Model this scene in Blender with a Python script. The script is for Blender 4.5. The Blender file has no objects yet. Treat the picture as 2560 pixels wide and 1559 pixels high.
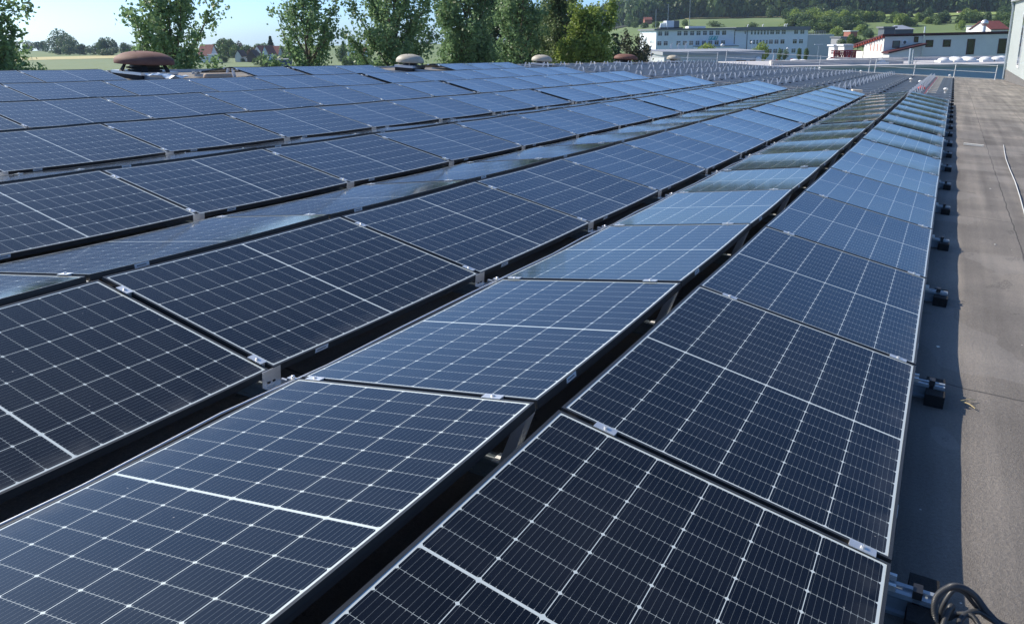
import bpy, math, random
import numpy as np
from mathutils import Matrix, Vector
R_ = math.radians
random.seed(7)
rng = np.random.default_rng(11)
scene = bpy.context.scene
COL = scene.collection

# ------------------------------------------------------------------ camera, world, sun, exposure
CR = np.array([-.0906, -2.45279, 1.63019])          # eye in the roof's own frame (x across rows, y along rows, z off the roof)
CAMZ = 10.5                                          # eye above the street
FO, PPY = 2023.77, 630.0                             # focal length and optical centre in photo pixels (2560 x 1559)
TILT, RG, VG, P, GW = .17257, .09712, .1643, 1.81595, .20
YAW = .47456

def axes(yaw, p, r):
    F = np.array([-math.sin(yaw)*math.cos(p), math.cos(yaw)*math.cos(p), -math.sin(p)])
    R = np.cross(F, [0, 0, 1]); R /= np.linalg.norm(R)
    U = np.cross(R, F)
    return R*math.cos(r)+U*math.sin(r), -R*math.sin(r)+U*math.cos(r), F

Rr, Ur, Fr = axes(YAW, .26569, .05621)
Rw, Uw, Fw = axes(YAW, .2635, -.0134)
CW = np.array([0, 0, CAMZ])
MR = np.stack([Rw, Uw, Fw], 1) @ np.stack([Rr, Ur, Fr], 1).T     # the roof pitches about four degrees
RM = Matrix([list(MR[i])+[float((CW-MR@CR)[i])] for i in range(3)]+[[0, 0, 0, 1]])

cam = bpy.data.cameras.new('camera'); camo = bpy.data.objects.new('camera', cam); COL.objects.link(camo)
camo.matrix_world = Matrix([[Rw[i], Uw[i], -Fw[i], CW[i]] for i in range(3)]+[[0, 0, 0, 1]])
cam.sensor_fit = 'HORIZONTAL'; cam.sensor_width = 36.0
cam.lens = 36.0*FO/2560
cam.shift_y = -(779.5-PPY)/2560
cam.clip_start = .05; cam.clip_end = 30000
scene.camera = camo

SUN_EL = R_(32.8)
sr = np.array([-math.cos(SUN_EL), 0, math.sin(SUN_EL)])
sw = MR @ sr                                         # direction to the sun in the world
world = bpy.data.worlds.new("World"); scene.world = world; world.use_nodes = True
wn = world.node_tree.nodes; wl = world.node_tree.links
bg = wn['Background']
sky = wn.new('ShaderNodeTexSky'); sky.sky_type = 'NISHITA'; sky.sun_disc = False
sky.sun_elevation = math.asin(sw[2]); sky.sun_rotation = math.atan2(sw[0], sw[1])
sky.air_density = .50; sky.dust_density = .95; sky.ozone_density = 5.5; sky.altitude = 0
tint = wn.new('ShaderNodeMix'); tint.data_type = 'RGBA'; tint.blend_type = 'MULTIPLY'
tint.inputs[0].default_value = 1; tint.inputs[7].default_value = (.82, 1.03, 1.14, 1)
wl.new(sky.outputs[0], tint.inputs[6]); wl.new(tint.outputs[2], bg.inputs[0]); bg.inputs[1].default_value = .128
sl = bpy.data.lights.new('sun', 'SUN'); sl.energy = 4.2; sl.angle = R_(.5); sl.color = (1, .91, .77)
so = bpy.data.objects.new('sun', sl); COL.objects.link(so)
so.rotation_euler = Vector(sw).to_track_quat('Z', 'Y').to_euler()
vs = scene.view_settings; vs.view_transform = 'Standard'; vs.look = 'None'; vs.gamma = 1; vs.use_curve_mapping = False
vs.exposure = 0.62
scene.cycles.max_bounces = 6; scene.cycles.glossy_bounces = 3; scene.cycles.diffuse_bounces = 3
scene.cycles.transparent_max_bounces = 8

# ------------------------------------------------------------------ placing helpers
def H(x, y):
    y = min(y, 30.); x = max(x, -22.)
    return .0002*x*x+.00015*y*y+.00023*x*y
def rp(x, y, z=0): return np.array([x, y, z+H(x, y)])               # point of the roof frame lying on the gently bowed roof
def r2w(p): return MR @ (np.asarray(p)-CR)+CW
RH = np.array([math.cos(YAW), math.sin(YAW), 0]); FH = np.array([-math.sin(YAW), math.cos(YAW), 0])
def at(u, v, D):                                                    # world point seen at photo pixel u, v, D metres ahead
    return CW+(Fw+Rw*(u-1280)/FO+Uw*(PPY-v)/FO)*D
def lat(u, v, D):
    q = at(u, v, D); return float(q@RH), float(q@FH), float(q[2])

# ------------------------------------------------------------------ materials
def nt(name):
    m = bpy.data.materials.new(name); m.use_nodes = True
    t = m.node_tree; return m, t, t.nodes, t.links, t.nodes['Principled BSDF']
MATS = {}
def mat(name, col, rough=.6, metal=0, noise=0, scale=8, bump=0, spec=.5, col2=None, sub=None):
    if name in MATS: return MATS[name]
    m, t, n, l, b = nt(name)
    b.inputs['Base Color'].default_value = (*col, 1); b.inputs['Roughness'].default_value = rough
    b.inputs['Metallic'].default_value = metal; b.inputs['Specular IOR Level'].default_value = spec
    if noise or col2:
        tc = n.new('ShaderNodeTexCoord'); nz = n.new('ShaderNodeTexNoise'); nz.inputs['Scale'].default_value = scale
        nz.inputs['Detail'].default_value = 6; nz.inputs['Roughness'].default_value = .65
        l.new(tc.outputs['Object'], nz.inputs['Vector'])
        rp_ = n.new('ShaderNodeValToRGB'); rp_.color_ramp.elements[0].position = .32; rp_.color_ramp.elements[1].position = .68
        c2 = col2 or tuple(min(1, c*(1+noise)) for c in col); c1 = col if col2 else tuple(c*(1-noise) for c in col)
        rp_.color_ramp.elements[0].color = (*c1, 1); rp_.color_ramp.elements[1].color = (*c2, 1)
        l.new(nz.outputs['Fac'], rp_.inputs[0]); l.new(rp_.outputs[0], b.inputs['Base Color'])
        if bump:
            bp = n.new('ShaderNodeBump'); bp.inputs['Strength'].default_value = bump; bp.inputs['Distance'].default_value = .02
            l.new(nz.outputs['Fac'], bp.inputs['Height']); l.new(bp.outputs[0], b.inputs['Normal'])
    MATS[name] = m
    return m

class NM:                                                          # tiny expression helper for math nodes
    def __init__(s, t): s.t = t
    def op(s, o, a, b=None, c=None):
        n = s.t.nodes.new('ShaderNodeMath'); n.operation = o
        for i, x in enumerate((a, b, c)):
            if x is None: continue
            if isinstance(x, (int, float)): n.inputs[i].default_value = x
            else: s.t.links.new(x, n.inputs[i])
        return n.outputs[0]

PW, PL = 1.134, P-.022
def panel_material():
    m, t, n, l, b = nt('solar_laminate'); e = NM(t); o = e.op
    tc = n.new('ShaderNodeTexCoord'); sp = n.new('ShaderNodeSeparateXYZ'); l.new(tc.outputs['Object'], sp.inputs[0])
    x, y = sp.outputs[0], sp.outputs[1]
    bx, by, mg = .019, .020, .0048
    cw = (PW-2*bx)/6; ch = (PL/2-mg-by)/9
    u = o('DIVIDE', o('SUBTRACT', x, bx), cw)
    fu = o('FRACT', u); du = o('MULTIPLY', o('MINIMUM', fu, o('SUBTRACT', 1, fu)), cw)
    yy = o('SUBTRACT', o('ABSOLUTE', o('SUBTRACT', y, PL/2)), mg)
    v = o('DIVIDE', yy, ch); fv = o('FRACT', v); dv = o('MULTIPLY', o('MINIMUM', fv, o('SUBTRACT', 1, fv)), ch)
    col = o('LESS_THAN', du, .00115)
    out = o('MAXIMUM', o('MAXIMUM', o('LESS_THAN', u, 0), o('GREATER_THAN', u, 6)), o('MAXIMUM', o('LESS_THAN', yy, 0), o('GREATER_THAN', v, 9)))
    dia = o('LESS_THAN', o('ADD', du, dv), .0078)
    row = o('MULTIPLY', o('LESS_THAN', dv, .00075), .6)
    fb = o('FRACT', o('MULTIPLY', fu, 10)); db = o('MULTIPLY', o('ABSOLUTE', o('SUBTRACT', fb, .5)), cw/10)
    bus = o('MULTIPLY', o('LESS_THAN', db, .00032), .27)
    tick = o('MULTIPLY', o('MULTIPLY', o('LESS_THAN', db, .0008), o('LESS_THAN', dv, .0065)), .5)
    white = o('MAXIMUM', o('MAXIMUM', o('MAXIMUM', col, out), o('MAXIMUM', dia, row)), o('MAXIMUM', bus, tick))
    # cell-to-cell tint
    cellx = o('FLOOR', u); celly = o('FLOOR', o('DIVIDE', y, ch))
    cv = n.new('ShaderNodeCombineXYZ'); l.new(cellx, cv.inputs[0]); l.new(celly, cv.inputs[1])
    oi = n.new('ShaderNodeObjectInfo'); l.new(oi.outputs['Random'], cv.inputs[2])
    wn_ = n.new('ShaderNodeTexWhiteNoise'); wn_.noise_dimensions = '3D'; l.new(cv.outputs[0], wn_.inputs[0])
    cell = n.new('ShaderNodeMix'); cell.data_type = 'RGBA'
    cell.inputs[6].default_value = (.0045, .0062, .0105, 1); cell.inputs[7].default_value = (.0075, .0095, .0145, 1)
    l.new(wn_.outputs[0], cell.inputs[0])
    mx = n.new('ShaderNodeMix'); mx.data_type = 'RGBA'; mx.inputs[7].default_value = (.60, .66, .65, 1)
    l.new(white, mx.inputs[0]); l.new(cell.outputs[2], mx.inputs[6])
    # dust: grey film in patches and sparse bright specks
    geo = n.new('ShaderNodeNewGeometry')
    nz = n.new('ShaderNodeTexNoise'); nz.inputs['Scale'].default_value = 1.7; nz.inputs['Detail'].default_value = 6
    l.new(geo.outputs['Position'], nz.inputs['Vector'])
    film = o('MULTIPLY', o('SMOOTH_MIN', o('MAXIMUM', o('SUBTRACT', nz.outputs['Fac'], .42), 0), .3, .05), .06)
    nz2 = n.new('ShaderNodeTexNoise'); nz2.inputs['Scale'].default_value = 9; nz2.inputs['Detail'].default_value = 5
    l.new(geo.outputs['Position'], nz2.inputs['Vector'])
    edge = o('MULTIPLY', o('MAXIMUM', o('SUBTRACT', 1, o('DIVIDE', x, .11)), 0), o('MAXIMUM', o('SUBTRACT', nz2.outputs['Fac'], .36), 0))
    film = o('ADD', film, o('MULTIPLY', edge, .35))
    vo = n.new('ShaderNodeTexVoronoi'); vo.inputs['Scale'].default_value = 16; l.new(geo.outputs['Position'], vo.inputs['Vector'])
    vs_ = n.new('ShaderNodeSeparateColor'); l.new(vo.outputs['Color'], vs_.inputs[0])
    speck = o('MULTIPLY', o('LESS_THAN', vo.outputs['Distance'], .045), o('GREATER_THAN', vs_.outputs[0], .72))
    dust = n.new('ShaderNodeMix'); dust.data_type = 'RGBA'; dust.inputs[7].default_value = (.42, .42, .40, 1)
    l.new(o('MAXIMUM', film, o('MULTIPLY', speck, .55)), dust.inputs[0]); l.new(mx.outputs[2], dust.inputs[6])
    l.new(dust.outputs[2], b.inputs['Base Color'])
    b.inputs['IOR'].default_value = 1.38
    l.new(o('ADD', o('MULTIPLY', film, 1.2), .075), b.inputs['Roughness'])
    return m

def felt_material():
    m, t, n, l, b = nt('mineral_felt'); e = NM(t); o = e.op
    tc = n.new('ShaderNodeTexCoord'); sp = n.new('ShaderNodeSeparateXYZ'); l.new(tc.outputs['Object'], sp.inputs[0])
    def noise(sc, det=5, vec=None):
        z = n.new('ShaderNodeTexNoise'); z.inputs['Scale'].default_value = sc; z.inputs['Detail'].default_value = det
        l.new(vec or tc.outputs['Object'], z.inputs['Vector']); return z.outputs['Fac']
    g1, g2, g3, g4 = noise(260, 3), noise(1.1, 5), noise(.33, 4), noise(70, 4)
    mp = n.new('ShaderNodeMapping'); mp.inputs['Scale'].default_value = (5.0, .16, 1); l.new(tc.outputs['Object'], mp.inputs[0])
    g5 = noise(1.0, 5, mp.outputs[0])
    val = o('ADD', o('ADD', o('MULTIPLY', o('SUBTRACT', g1, .5), .65), o('MULTIPLY', o('SUBTRACT', g4, .5), .40)),
            o('ADD', o('MULTIPLY', o('SUBTRACT', g2, .5), .8), o('ADD', o('MULTIPLY', o('SUBTRACT', g3, .5), .8), o('MULTIPLY', o('SUBTRACT', g5, .5), .95))))
    fac = o('ADD', val, .5)
    rmp = n.new('ShaderNodeValToRGB'); c = rmp.color_ramp
    c.elements[0].position = .05; c.elements[0].color = (.078, .067, .057, 1)
    c.elements[1].position = .95; c.elements[1].color = (.38, .33, .275, 1)
    k = c.elements.new(.5); k.color = (.19, .171, .15, 1)
    l.new(fac, rmp.inputs[0])
    # lapped sheet joints
    wob = o('MULTIPLY', o('SUBTRACT', noise(2.4, 3), .5), .05)
    xs = o('ADD', sp.outputs[0], wob); ys = o('ADD', sp.outputs[1], wob)
    fx = o('ABSOLUTE', o('SUBTRACT', o('FRACT', o('ADD', xs, .285)), .0)); 
    jx = o('LESS_THAN', o('ABSOLUTE', o('SUBTRACT', xs, .722)), .006)
    jx = o('MAXIMUM', jx, o('LESS_THAN', o('ABSOLUTE', o('SUBTRACT', xs, 1.74)), .006))
    jx = o('MAXIMUM', jx, o('LESS_THAN', o('ABSOLUTE', o('SUBTRACT', xs, 2.75)), .006))
    strip = o('FLOOR', o('ADD', xs, .28))
    fy = o('FRACT', o('DIVIDE', o('SUBTRACT', o('SUBTRACT', ys, 2.05), o('MULTIPLY', strip, 2.3)), 5.13))
    jy = o('LESS_THAN', o('MULTIPLY', o('MINIMUM', fy, o('SUBTRACT', 1, fy)), 5.13), .008)
    j = o('MULTIPLY', o('MAXIMUM', jx, jy), .75)
    mx = n.new('ShaderNodeMix'); mx.data_type = 'RGBA'; mx.inputs[7].default_value = (.035, .033, .032, 1)
    l.new(j, mx.inputs[0]); l.new(rmp.outputs[0], mx.inputs[6])
    # dark scuffs and dried puddle marks
    mp2 = n.new('ShaderNodeMapping'); mp2.inputs['Scale'].default_value = (3.2, 1.6, 1); mp2.inputs['Rotation'].default_value = (0, 0, .7); l.new(tc.outputs['Object'], mp2.inputs[0])
    sc = noise(1.3, 9, mp2.outputs[0]); scf = o('MULTIPLY', o('MULTIPLY', o('GREATER_THAN', sc, .64), o('GREATER_THAN', g4, .52)), .6)
    m3 = n.new('ShaderNodeMix'); m3.data_type = 'RGBA'; m3.inputs[7].default_value = (.05, .046, .042, 1)
    l.new(scf, m3.inputs[0]); l.new(mx.outputs[2], m3.inputs[6])
    pu = noise(.55, 3); ring = o('LESS_THAN', o('ABSOLUTE', o('SUBTRACT', pu, .56)), .012)
    m4 = n.new('ShaderNodeMix'); m4.data_type = 'RGBA'; m4.inputs[7].default_value = (.30, .28, .26, 1)
    l.new(o('MULTIPLY', o('MAXIMUM', o('GREATER_THAN', pu, .56), ring), .22), m4.inputs[0]); l.new(m3.outputs[2], m4.inputs[6]); mx = m4
    # pale specks of grit
    vo = n.new('ShaderNodeTexVoronoi'); vo.inputs['Scale'].default_value = 9; l.new(tc.outputs['Object'], vo.inputs['Vector'])
    vs_ = n.new('ShaderNodeSeparateColor'); l.new(vo.outputs['Color'], vs_.inputs[0])
    speck = o('MULTIPLY', o('LESS_THAN', vo.outputs['Distance'], .05), o('GREATER_THAN', vs_.outputs[0], .75))
    m2 = n.new('ShaderNodeMix'); m2.data_type = 'RGBA'; m2.inputs[7].default_value = (.6, .56, .5, 1)
    l.new(o('MULTIPLY', speck, .8), m2.inputs[0]); l.new(mx.outputs[2], m2.inputs[6])
    l.new(m2.outputs[2], b.inputs['Base Color']); b.inputs['Roughness'].default_value = .85
    bp = n.new('ShaderNodeBump'); bp.inputs['Strength'].default_value = .6; bp.inputs['Distance'].default_value = .006
    l.new(o('ADD', g1, g4), bp.inputs['Height']); l.new(bp.outputs[0], b.inputs['Normal'])
    return m

def leaf_material(name, c1, c2, trans=.25):
    m, t, n, l, b = nt(name)
    geo = n.new('ShaderNodeNewGeometry'); wn_ = n.new('ShaderNodeTexNoise'); wn_.inputs['Scale'].default_value = .9
    wn_.inputs['Detail'].default_value = 3
    l.new(geo.outputs['Position'], wn_.inputs['Vector'])
    e = NM(t)
    f = e.op('ADD', e.op('MULTIPLY', geo.outputs['Random Per Island'], .6), e.op('MULTIPLY', wn_.outputs['Fac'], .45))
    mx = n.new('ShaderNodeMix'); mx.data_type = 'RGBA'; mx.inputs[6].default_value = (*c1, 1); mx.inputs[7].default_value = (*c2, 1)
    l.new(f, mx.inputs[0]); l.new(mx.outputs[2], b.inputs['Base Color'])
    b.inputs['Roughness'].default_value = .5; b.inputs['Specular IOR Level'].default_value = .35
    tr = n.new('ShaderNodeBsdfTranslucent'); l.new(mx.outputs[2], tr.inputs[0])
    ms = n.new('ShaderNodeMixShader'); ms.inputs[0].default_value = trans
    out = n['Material Output']
    l.new(b.outputs[0], ms.inputs[1]); l.new(tr.outputs[0], ms.inputs[2]); l.new(ms.outputs[0], out.inputs[0])
    return m

M_LAM = panel_material(); M_FELT = felt_material()
M_FRAME = mat('black_anodised_frame', (.045, .047, .048), .42, .2)
M_GALV = mat('galvanised_steel', (.36, .41, .45), .42, .4, noise=.14, scale=14)
M_ALU = mat('bright_aluminium', (.78, .78, .76), .42, .75, noise=.06, scale=30)
M_RUB = mat('black_rubber_granulate', (.014, .014, .015), .92, noise=.5, scale=160, bump=.5)
M_STICK = mat('white_sticker', (.78, .78, .76), .5)
M_DARK = mat('dark_plastic', (.02, .02, .022), .5)
M_HOSE = mat('grey_black_hose', (.045, .047, .05), .42)
M_CABLE = mat('pale_grey_cable', (.6, .6, .58), .5)
M_WHITE = mat('white_paint', (.78, .79, .79), .55, noise=.05, scale=3)
M_FOAM = mat('cream_foam', (.82, .78, .68), .8)
M_RUST = mat('rust_brown_paint', (.155, .062, .042), .75, col2=(.21, .10, .072), scale=4)
M_BEIGE = mat('weathered_beige_paint', (.56, .52, .43), .6, col2=(.40, .35, .26), scale=3.5)
M_UPST = mat('black_bitumen_upstand', (.02, .02, .021), .8, noise=.3, scale=20)
M_GLASS = mat('window_glass', (.10, .125, .145), .06, 0, spec=.8)
M_GLASSD = mat('dark_window_glass', (.016, .02, .024), .05, 0, spec=.8)
M_WALL = mat('blue_shade_white_render', (.74, .79, .84), .8, noise=.05, scale=.4)  # white wall with the blue of skylit shade mixed into its colour
M_WALLW = mat('warm_white_render', (.80, .77, .70), .8, noise=.05, scale=.5)
M_GREYW = mat('grey_metal_cladding', (.50, .52, .53), .55, noise=.06, scale=.6)
M_PANW = mat('pale_green_white_cladding', (.50, .54, .52), .6, noise=.05, scale=.7)
M_GREY = mat('grey_fascia', (.17, .18, .19), .6)
M_DRED = mat('dark_red_trim', (.075, .014, .016), .6)
M_RED = mat('red_trim', (.42, .07, .045), .6)
M_TILE = mat('red_clay_tiles', (.21, .07, .05), .8, noise=.3, scale=2.0)
M_TEAL = mat('teal_sign', (.015, .40, .42), .45)
M_BARK = mat('bark', (.11, .085, .06), .9, noise=.35, scale=6)
M_FLAG = mat('white_flag_cloth', (.80, .82, .84), .8)
M_PINK = mat('pink_banner_cloth', (.75, .55, .52), .8)
M_LROOF = mat('pale_roof_membrane', (.50, .48, .48), .8, noise=.1, scale=.3)
M_WOOD = mat('raw_wood', (.74, .66, .55), .8, noise=.15, scale=12)
M_BRED = mat('bright_red_plastic', (.55, .03, .035), .5)
M_CRANE = mat('red_oxide_steel', (.32, .035, .045), .6)
L_POP = leaf_material('poplar_leaves', (.08, .145, .062), (.29, .42, .20), .47)
L_LIME = leaf_material('light_green_leaves', (.13, .20, .04), (.36, .45, .12), .48)
L_SPR = leaf_material('dark_needles', (.022, .05, .028), (.055, .10, .045), .15)
L_BUSH = leaf_material('mid_green_leaves', (.06, .11, .035), (.18, .26, .08), .32)
L_FAR = leaf_material('far_leaves', (.045, .085, .040), (.13, .20, .075), .3)

# ------------------------------------------------------------------ mesh builder
class MB:
    def __init__(s): s.v = []; s.f = []; s.m = []; s.sm = []
    def add(s, vs_, fs, mi=0, smooth=False, T=None):
        o = len(s.v)
        for p in vs_:
            s.v.append(tuple(T @ Vector(p)) if T is not None else tuple(float(c) for c in p))
        for f in fs: s.f.append([i+o for i in f]); s.m.append(mi); s.sm.append(smooth)
        return s
    def box(s, x0, x1, y0, y1, z0, z1, mi=0, T=None):
        return s.add([(x0, y0, z0), (x1, y0, z0), (x1, y1, z0), (x0, y1, z0), (x0, y0, z1), (x1, y0, z1), (x1, y1, z1), (x0, y1, z1)],
                     [(0, 3, 2, 1), (4, 5, 6, 7), (0, 1, 5, 4), (1, 2, 6, 5), (2, 3, 7, 6), (3, 0, 4, 7)], mi, False, T)
    def prism(s, poly, z0, z1, mi=0, T=None):                       # poly in x,y (counter clockwise), raised along z
        n = len(poly)
        vs_ = [(x, y, z0) for x, y in poly]+[(x, y, z1) for x, y in poly]
        return s.add(vs_, [tuple(range(n))[::-1], tuple(range(n, 2*n))]+[(i, (i+1) % n, n+(i+1) % n, n+i) for i in range(n)], mi, False, T)
    def tube(s, pts, r, n=8, mi=0, T=None, cap=True, smooth=True):
        pts = [Vector(p) for p in pts]; rs = r if isinstance(r, (list, tuple)) else [r]*len(pts)
        rings = []; vs_ = []
        up = None
        for i, p in enumerate(pts):
            d = (pts[min(i+1, len(pts)-1)]-pts[max(i-1, 0)]).normalized()
            if up is None: up = Vector((0, 0, 1)) if abs(d.z) < .9 else Vector((1, 0, 0))
            a = d.cross(up)
            if a.length < 1e-6: a = d.cross(Vector((1, .3, .2)))
            a.normalize(); b = a.cross(d).normalized(); up = b
            rings.append([len(vs_)+k for k in range(n)])
            for k in range(n):
                t = 2*math.pi*k/n; vs_.append(p+(a*math.cos(t)+b*math.sin(t))*rs[i])
        fs = []
        for i in range(len(rings)-1):
            for k in range(n): fs.append((rings[i][k], rings[i][(k+1) % n], rings[i+1][(k+1) % n], rings[i+1][k]))
        s.add(vs_, fs, mi, smooth, T)
        if cap:
            s.add([vs_[i] for i in rings[0]], [tuple(range(n))], mi, False, T)
            s.add([vs_[i] for i in rings[-1]], [tuple(range(n))[::-1]], mi, False, T)
        return s
    def lathe(s, prof, n=32, mi=0, T=None, smooth=True):
        vs_ = []; fs = []
        for r, z in prof:
            for k in range(n):
                t = 2*math.pi*k/n; vs_.append((r*math.cos(t), r*math.sin(t), z))
        for i in range(len(prof)-1):
            for k in range(n): fs.append((i*n+k, i*n+(k+1) % n, (i+1)*n+(k+1) % n, (i+1)*n+k))
        return s.add(vs_, fs, mi, smooth, T)
    def mesh(s, name, mats):
        me = bpy.data.meshes.new(name); me.from_pydata(s.v, [], s.f); me.update()
        for m in (mats if isinstance(mats, (list, tuple)) else [mats]): me.materials.append(m)
        me.polygons.foreach_set('material_index', s.m); me.polygons.foreach_set('use_smooth', s.sm)
        return me
    def build(s, name, mats, parent=None, M=None):
        return ob(name, s.mesh(name, mats), parent, M)

def ob(name, me, parent=None, M=None):
    o = bpy.data.objects.new(name, me); COL.objects.link(o)
    if parent is not None: o.parent = parent
    if M is not None: o.matrix_local = M
    return o
def tag(o, label=None, cat=None, group=None, kind=None):
    if label: o['label'] = label
    if cat: o['category'] = cat
    if group: o['group'] = group
    if kind: o['kind'] = kind
    return o
def thing(name, label, cat, M=None, group=None):
    o = bpy.data.objects.new(name, None); COL.objects.link(o); o.empty_display_size = .1
    if M is not None: o.matrix_world = M
    return tag(o, label, cat, group)
def rT(x, y, z=0): return RM @ Matrix.Translation(Vector(rp(x, y, z)))
def wT(X, Y, Z, rz=0): return Matrix.Translation(Vector(RH*X+FH*Y+np.array([0, 0, Z]))) @ Matrix.Rotation(YAW+rz, 4, 'Z')
ORD = 'zeroth first second third fourth fifth sixth seventh eighth ninth tenth eleventh twelfth thirteenth fourteenth fifteenth sixteenth seventeenth eighteenth nineteenth twentieth'.split()
def ordn(i):
    if i <= 20: return ORD[i]
    t = {2: 'twenty', 3: 'thirty', 4: 'forty'}[i//10]
    return t+'-'+ORD[i % 10] if i % 10 else {20: 'twentieth', 30: 'thirtieth', 40: 'fortieth'}[i]

# ------------------------------------------------------------------ terrain, fields
def sst(a, b, x):
    t = min(1, max(0, (x-a)/(b-a))); return t*t*(3-2*t)
def ground_z(X, Y):                                                 # X to the right, Y ahead of the camera
    r = math.hypot(X, Y); s = X/max(Y, 1) if Y > 0 else (9 if X > 0 else -9)
    uu = 1280+s*1960                                                # bearing
    k = sst(1250, 1720, uu)
    z = 0.0
    if k > 0:
        z += k*(18*sst(260, 560, r)+.012*max(0, min(r, 700)-560))
        ridge = (13+17*sst(1440, 1750, uu)+25*sst(2200, 2900, uu))*sst(1250, 1560, uu)
        z += ridge*sst(600, 1150, r)
        z -= k*2.0*sst(60, 200, r)*(1-sst(260, 420, r))
    far = max(0, r-950)
    z -= (1-k)*far*.022
    z -= k*max(0, r-1700)*.06
    return z
def terrain():
    rs = [0, 12, 30, 60, 100, 150, 200, 260, 320, 380, 440, 500, 560, 620, 680, 740, 800, 870, 950, 1050, 1150, 1300, 1500, 1800, 2400, 3500, 5200, 8000, 12000]
    n = 180; v = []; f = []
    for r in rs:
        for k in range(n):
            a = 2*math.pi*k/n; X, Y = r*math.sin(a), r*math.cos(a)
            p = RH*X+FH*Y; v.append((p[0], p[1], ground_z(X, Y)))
    for i in range(len(rs)-1):
        for k in range(n): f.append((i*n+k, i*n+(k+1) % n, (i+1)*n+(k+1) % n, (i+1)*n+k)[::-1])
    b = MB(); b.add(v, f, 0, True)
    return b.build('terrain', mat('rough_grass_land', (.11, .17, .05), .95, col2=(.17, .225, .075), scale=.02))
tag(terrain(), 'green and straw coloured land around the factory', kind='structure')

def field(name, label, u0, u1, r0, r1, m, dz=.25, nu=24, nr=8, edge=0):
    """a parcel laid on the terrain between two bearings and two distances"""
    v = []; f = []
    for i in range(nr+1):
        for k in range(nu+1):
            uu = u0+(u1-u0)*k/nu; ro = r0+(r1-r0)*i/nr
            if edge: ro += edge*(math.sin(k*1.3)+math.sin(k*.53+1))
            s = (uu-1280)/1960; Y = ro/math.hypot(1, s); X = s*Y
            p = RH*X+FH*Y; v.append((p[0], p[1], ground_z(X, Y)+dz))
    w = nu+1
    for i in range(nr):
        for k in range(nu): f.append((i*w+k, i*w+k+1, (i+1)*w+k+1, (i+1)*w+k))
    b = MB(); b.add(v, f, 0, True)
    return tag(b.build(name, m), label, kind='structure')
M_CROP = mat('ripening_crop', (.145, .205, .082), .95, col2=(.18, .225, .098), scale=.05)
M_STRAW = mat('straw_stubble', (.46, .40, .17), .95, col2=(.54, .48, .23), scale=.04)
M_MEAD = mat('bright_meadow', (.22, .30, .065), .95, col2=(.27, .34, .085), scale=.03)
M_SOIL = mat('bare_red_soil', (.22, .14, .10), .95, col2=(.30, .23, .16), scale=.05)
M_ASPH = mat('yard_asphalt', (.085, .085, .09), .9, noise=.2, scale=.2)
field('crop_field', 'pale green ripening crop field left of the trees', -200, 900, 170, 520, M_CROP, edge=3)
field('stubble_strip', 'yellow straw strip before the tree line', -60, 420, 500, 585, M_STRAW, .35)
field('yard', 'grey asphalt yard before the white office block', 1560, 2480, 105, 235, M_ASPH)
field('straw_slope', 'yellow straw slope below the forest', 1690, 2050, 598, 668, M_STRAW, .5, edge=2)
field('soil_bank', 'bare reddish soil bank below the straw slope', 1700, 2030, 552, 590, M_SOIL, .5, edge=4)
field('meadow', 'bright green meadow on the hillside', 2020, 2620, 585, 640, M_MEAD, .5, edge=3)
field('meadow', 'lower bright green meadow between bushes', 2100, 2620, 500, 560, M_MEAD, .5, edge=4)

# ------------------------------------------------------------------ the factory hall we stand on
def edge_y(x): return 62.6+.20*(x+16)
hall = thing('factory_hall', 'large factory hall whose flat felt roof carries the solar rows', 'building', RM)
b = MB()
xs = [-18.9, -18.2, -17, -15, -12.5, -10, -7.5, -5, -2.5, 0, .14]+[.20+.05*i for i in range(8)]+[.7+.2*i for i in range(16)]+[4.2, 5, 6, 9]
ts = sorted(set([(i*.25+11.5)/77 for i in range(90)]))
ts = [0, .05, .1]+[q for q in ts if q > .12]+[.47, .52, .57, .63, .7, .8, .9, 1]
v = []; f = []
for t in ts:
    for x in xs:
        y = -14+t*(edge_y(x)+14); wv = sst(.15, .26, x)*.6*(.0075*math.sin(y*2.1+1.3*math.sin(y*.7))*math.sin(x*3.1+.6)+.005*math.sin(y*5.3+x*2)+.004*math.sin(y*9.1+2*math.sin(y*1.9)))
        v.append(rp(x, y, wv))
w = len(xs)
for i in range(len(ts)-1):
    for k in range(w-1): f.append((i*w+k, i*w+k+1, (i+1)*w+k+1, (i+1)*w+k))
b.add(v, f, 0, True); b.build('roof', M_FELT, hall)
b = MB()
for (xa, ya), (xb, yb) in (((-18.9, -14), (9, -14)), ((9, -14), (9, edge_y(9))), ((9, edge_y(9)), (-18.9, edge_y(-18.9))), ((-18.9, edge_y(-18.9)), (-18.9, -14))):
    p, q = rp(xa, ya, -.01), rp(xb, yb, -.01)
    dn = MR.T@np.array([0, 0, -10.4])
    b.add([p, q, q+dn, p+dn], [(0, 1, 2, 3)])
b.build('wall', M_GREYW, hall)
b = MB()
p, q = rp(-18.9, edge_y(-18.9), 0), rp(9, edge_y(9), 0)
for i in range(14):
    a_, b_ = p+(q-p)*i/14, p+(q-p)*(i+1)/14
    xa, xb = a_[0], b_[0]
    a_ = rp(xa, edge_y(xa), 0); b_ = rp(xb, edge_y(xb), 0)
    d = (b_-a_)/np.linalg.norm(b_-a_); nrm = np.array([-d[1], d[0], 0])
    b.add([a_-nrm*.12, b_-nrm*.12, b_+nrm*.04, a_+nrm*.04]+[z+np.array([0, 0, .06]) for z in (a_-nrm*.12, b_-nrm*.12, b_+nrm*.04, a_+nrm*.04)],
          [(4, 5, 6, 7), (0, 1, 5, 4), (3, 2, 6, 7), (0, 4, 7, 3), (1, 5, 6, 2)])
b.build('edge_flashing', M_ALU, hall)

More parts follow.
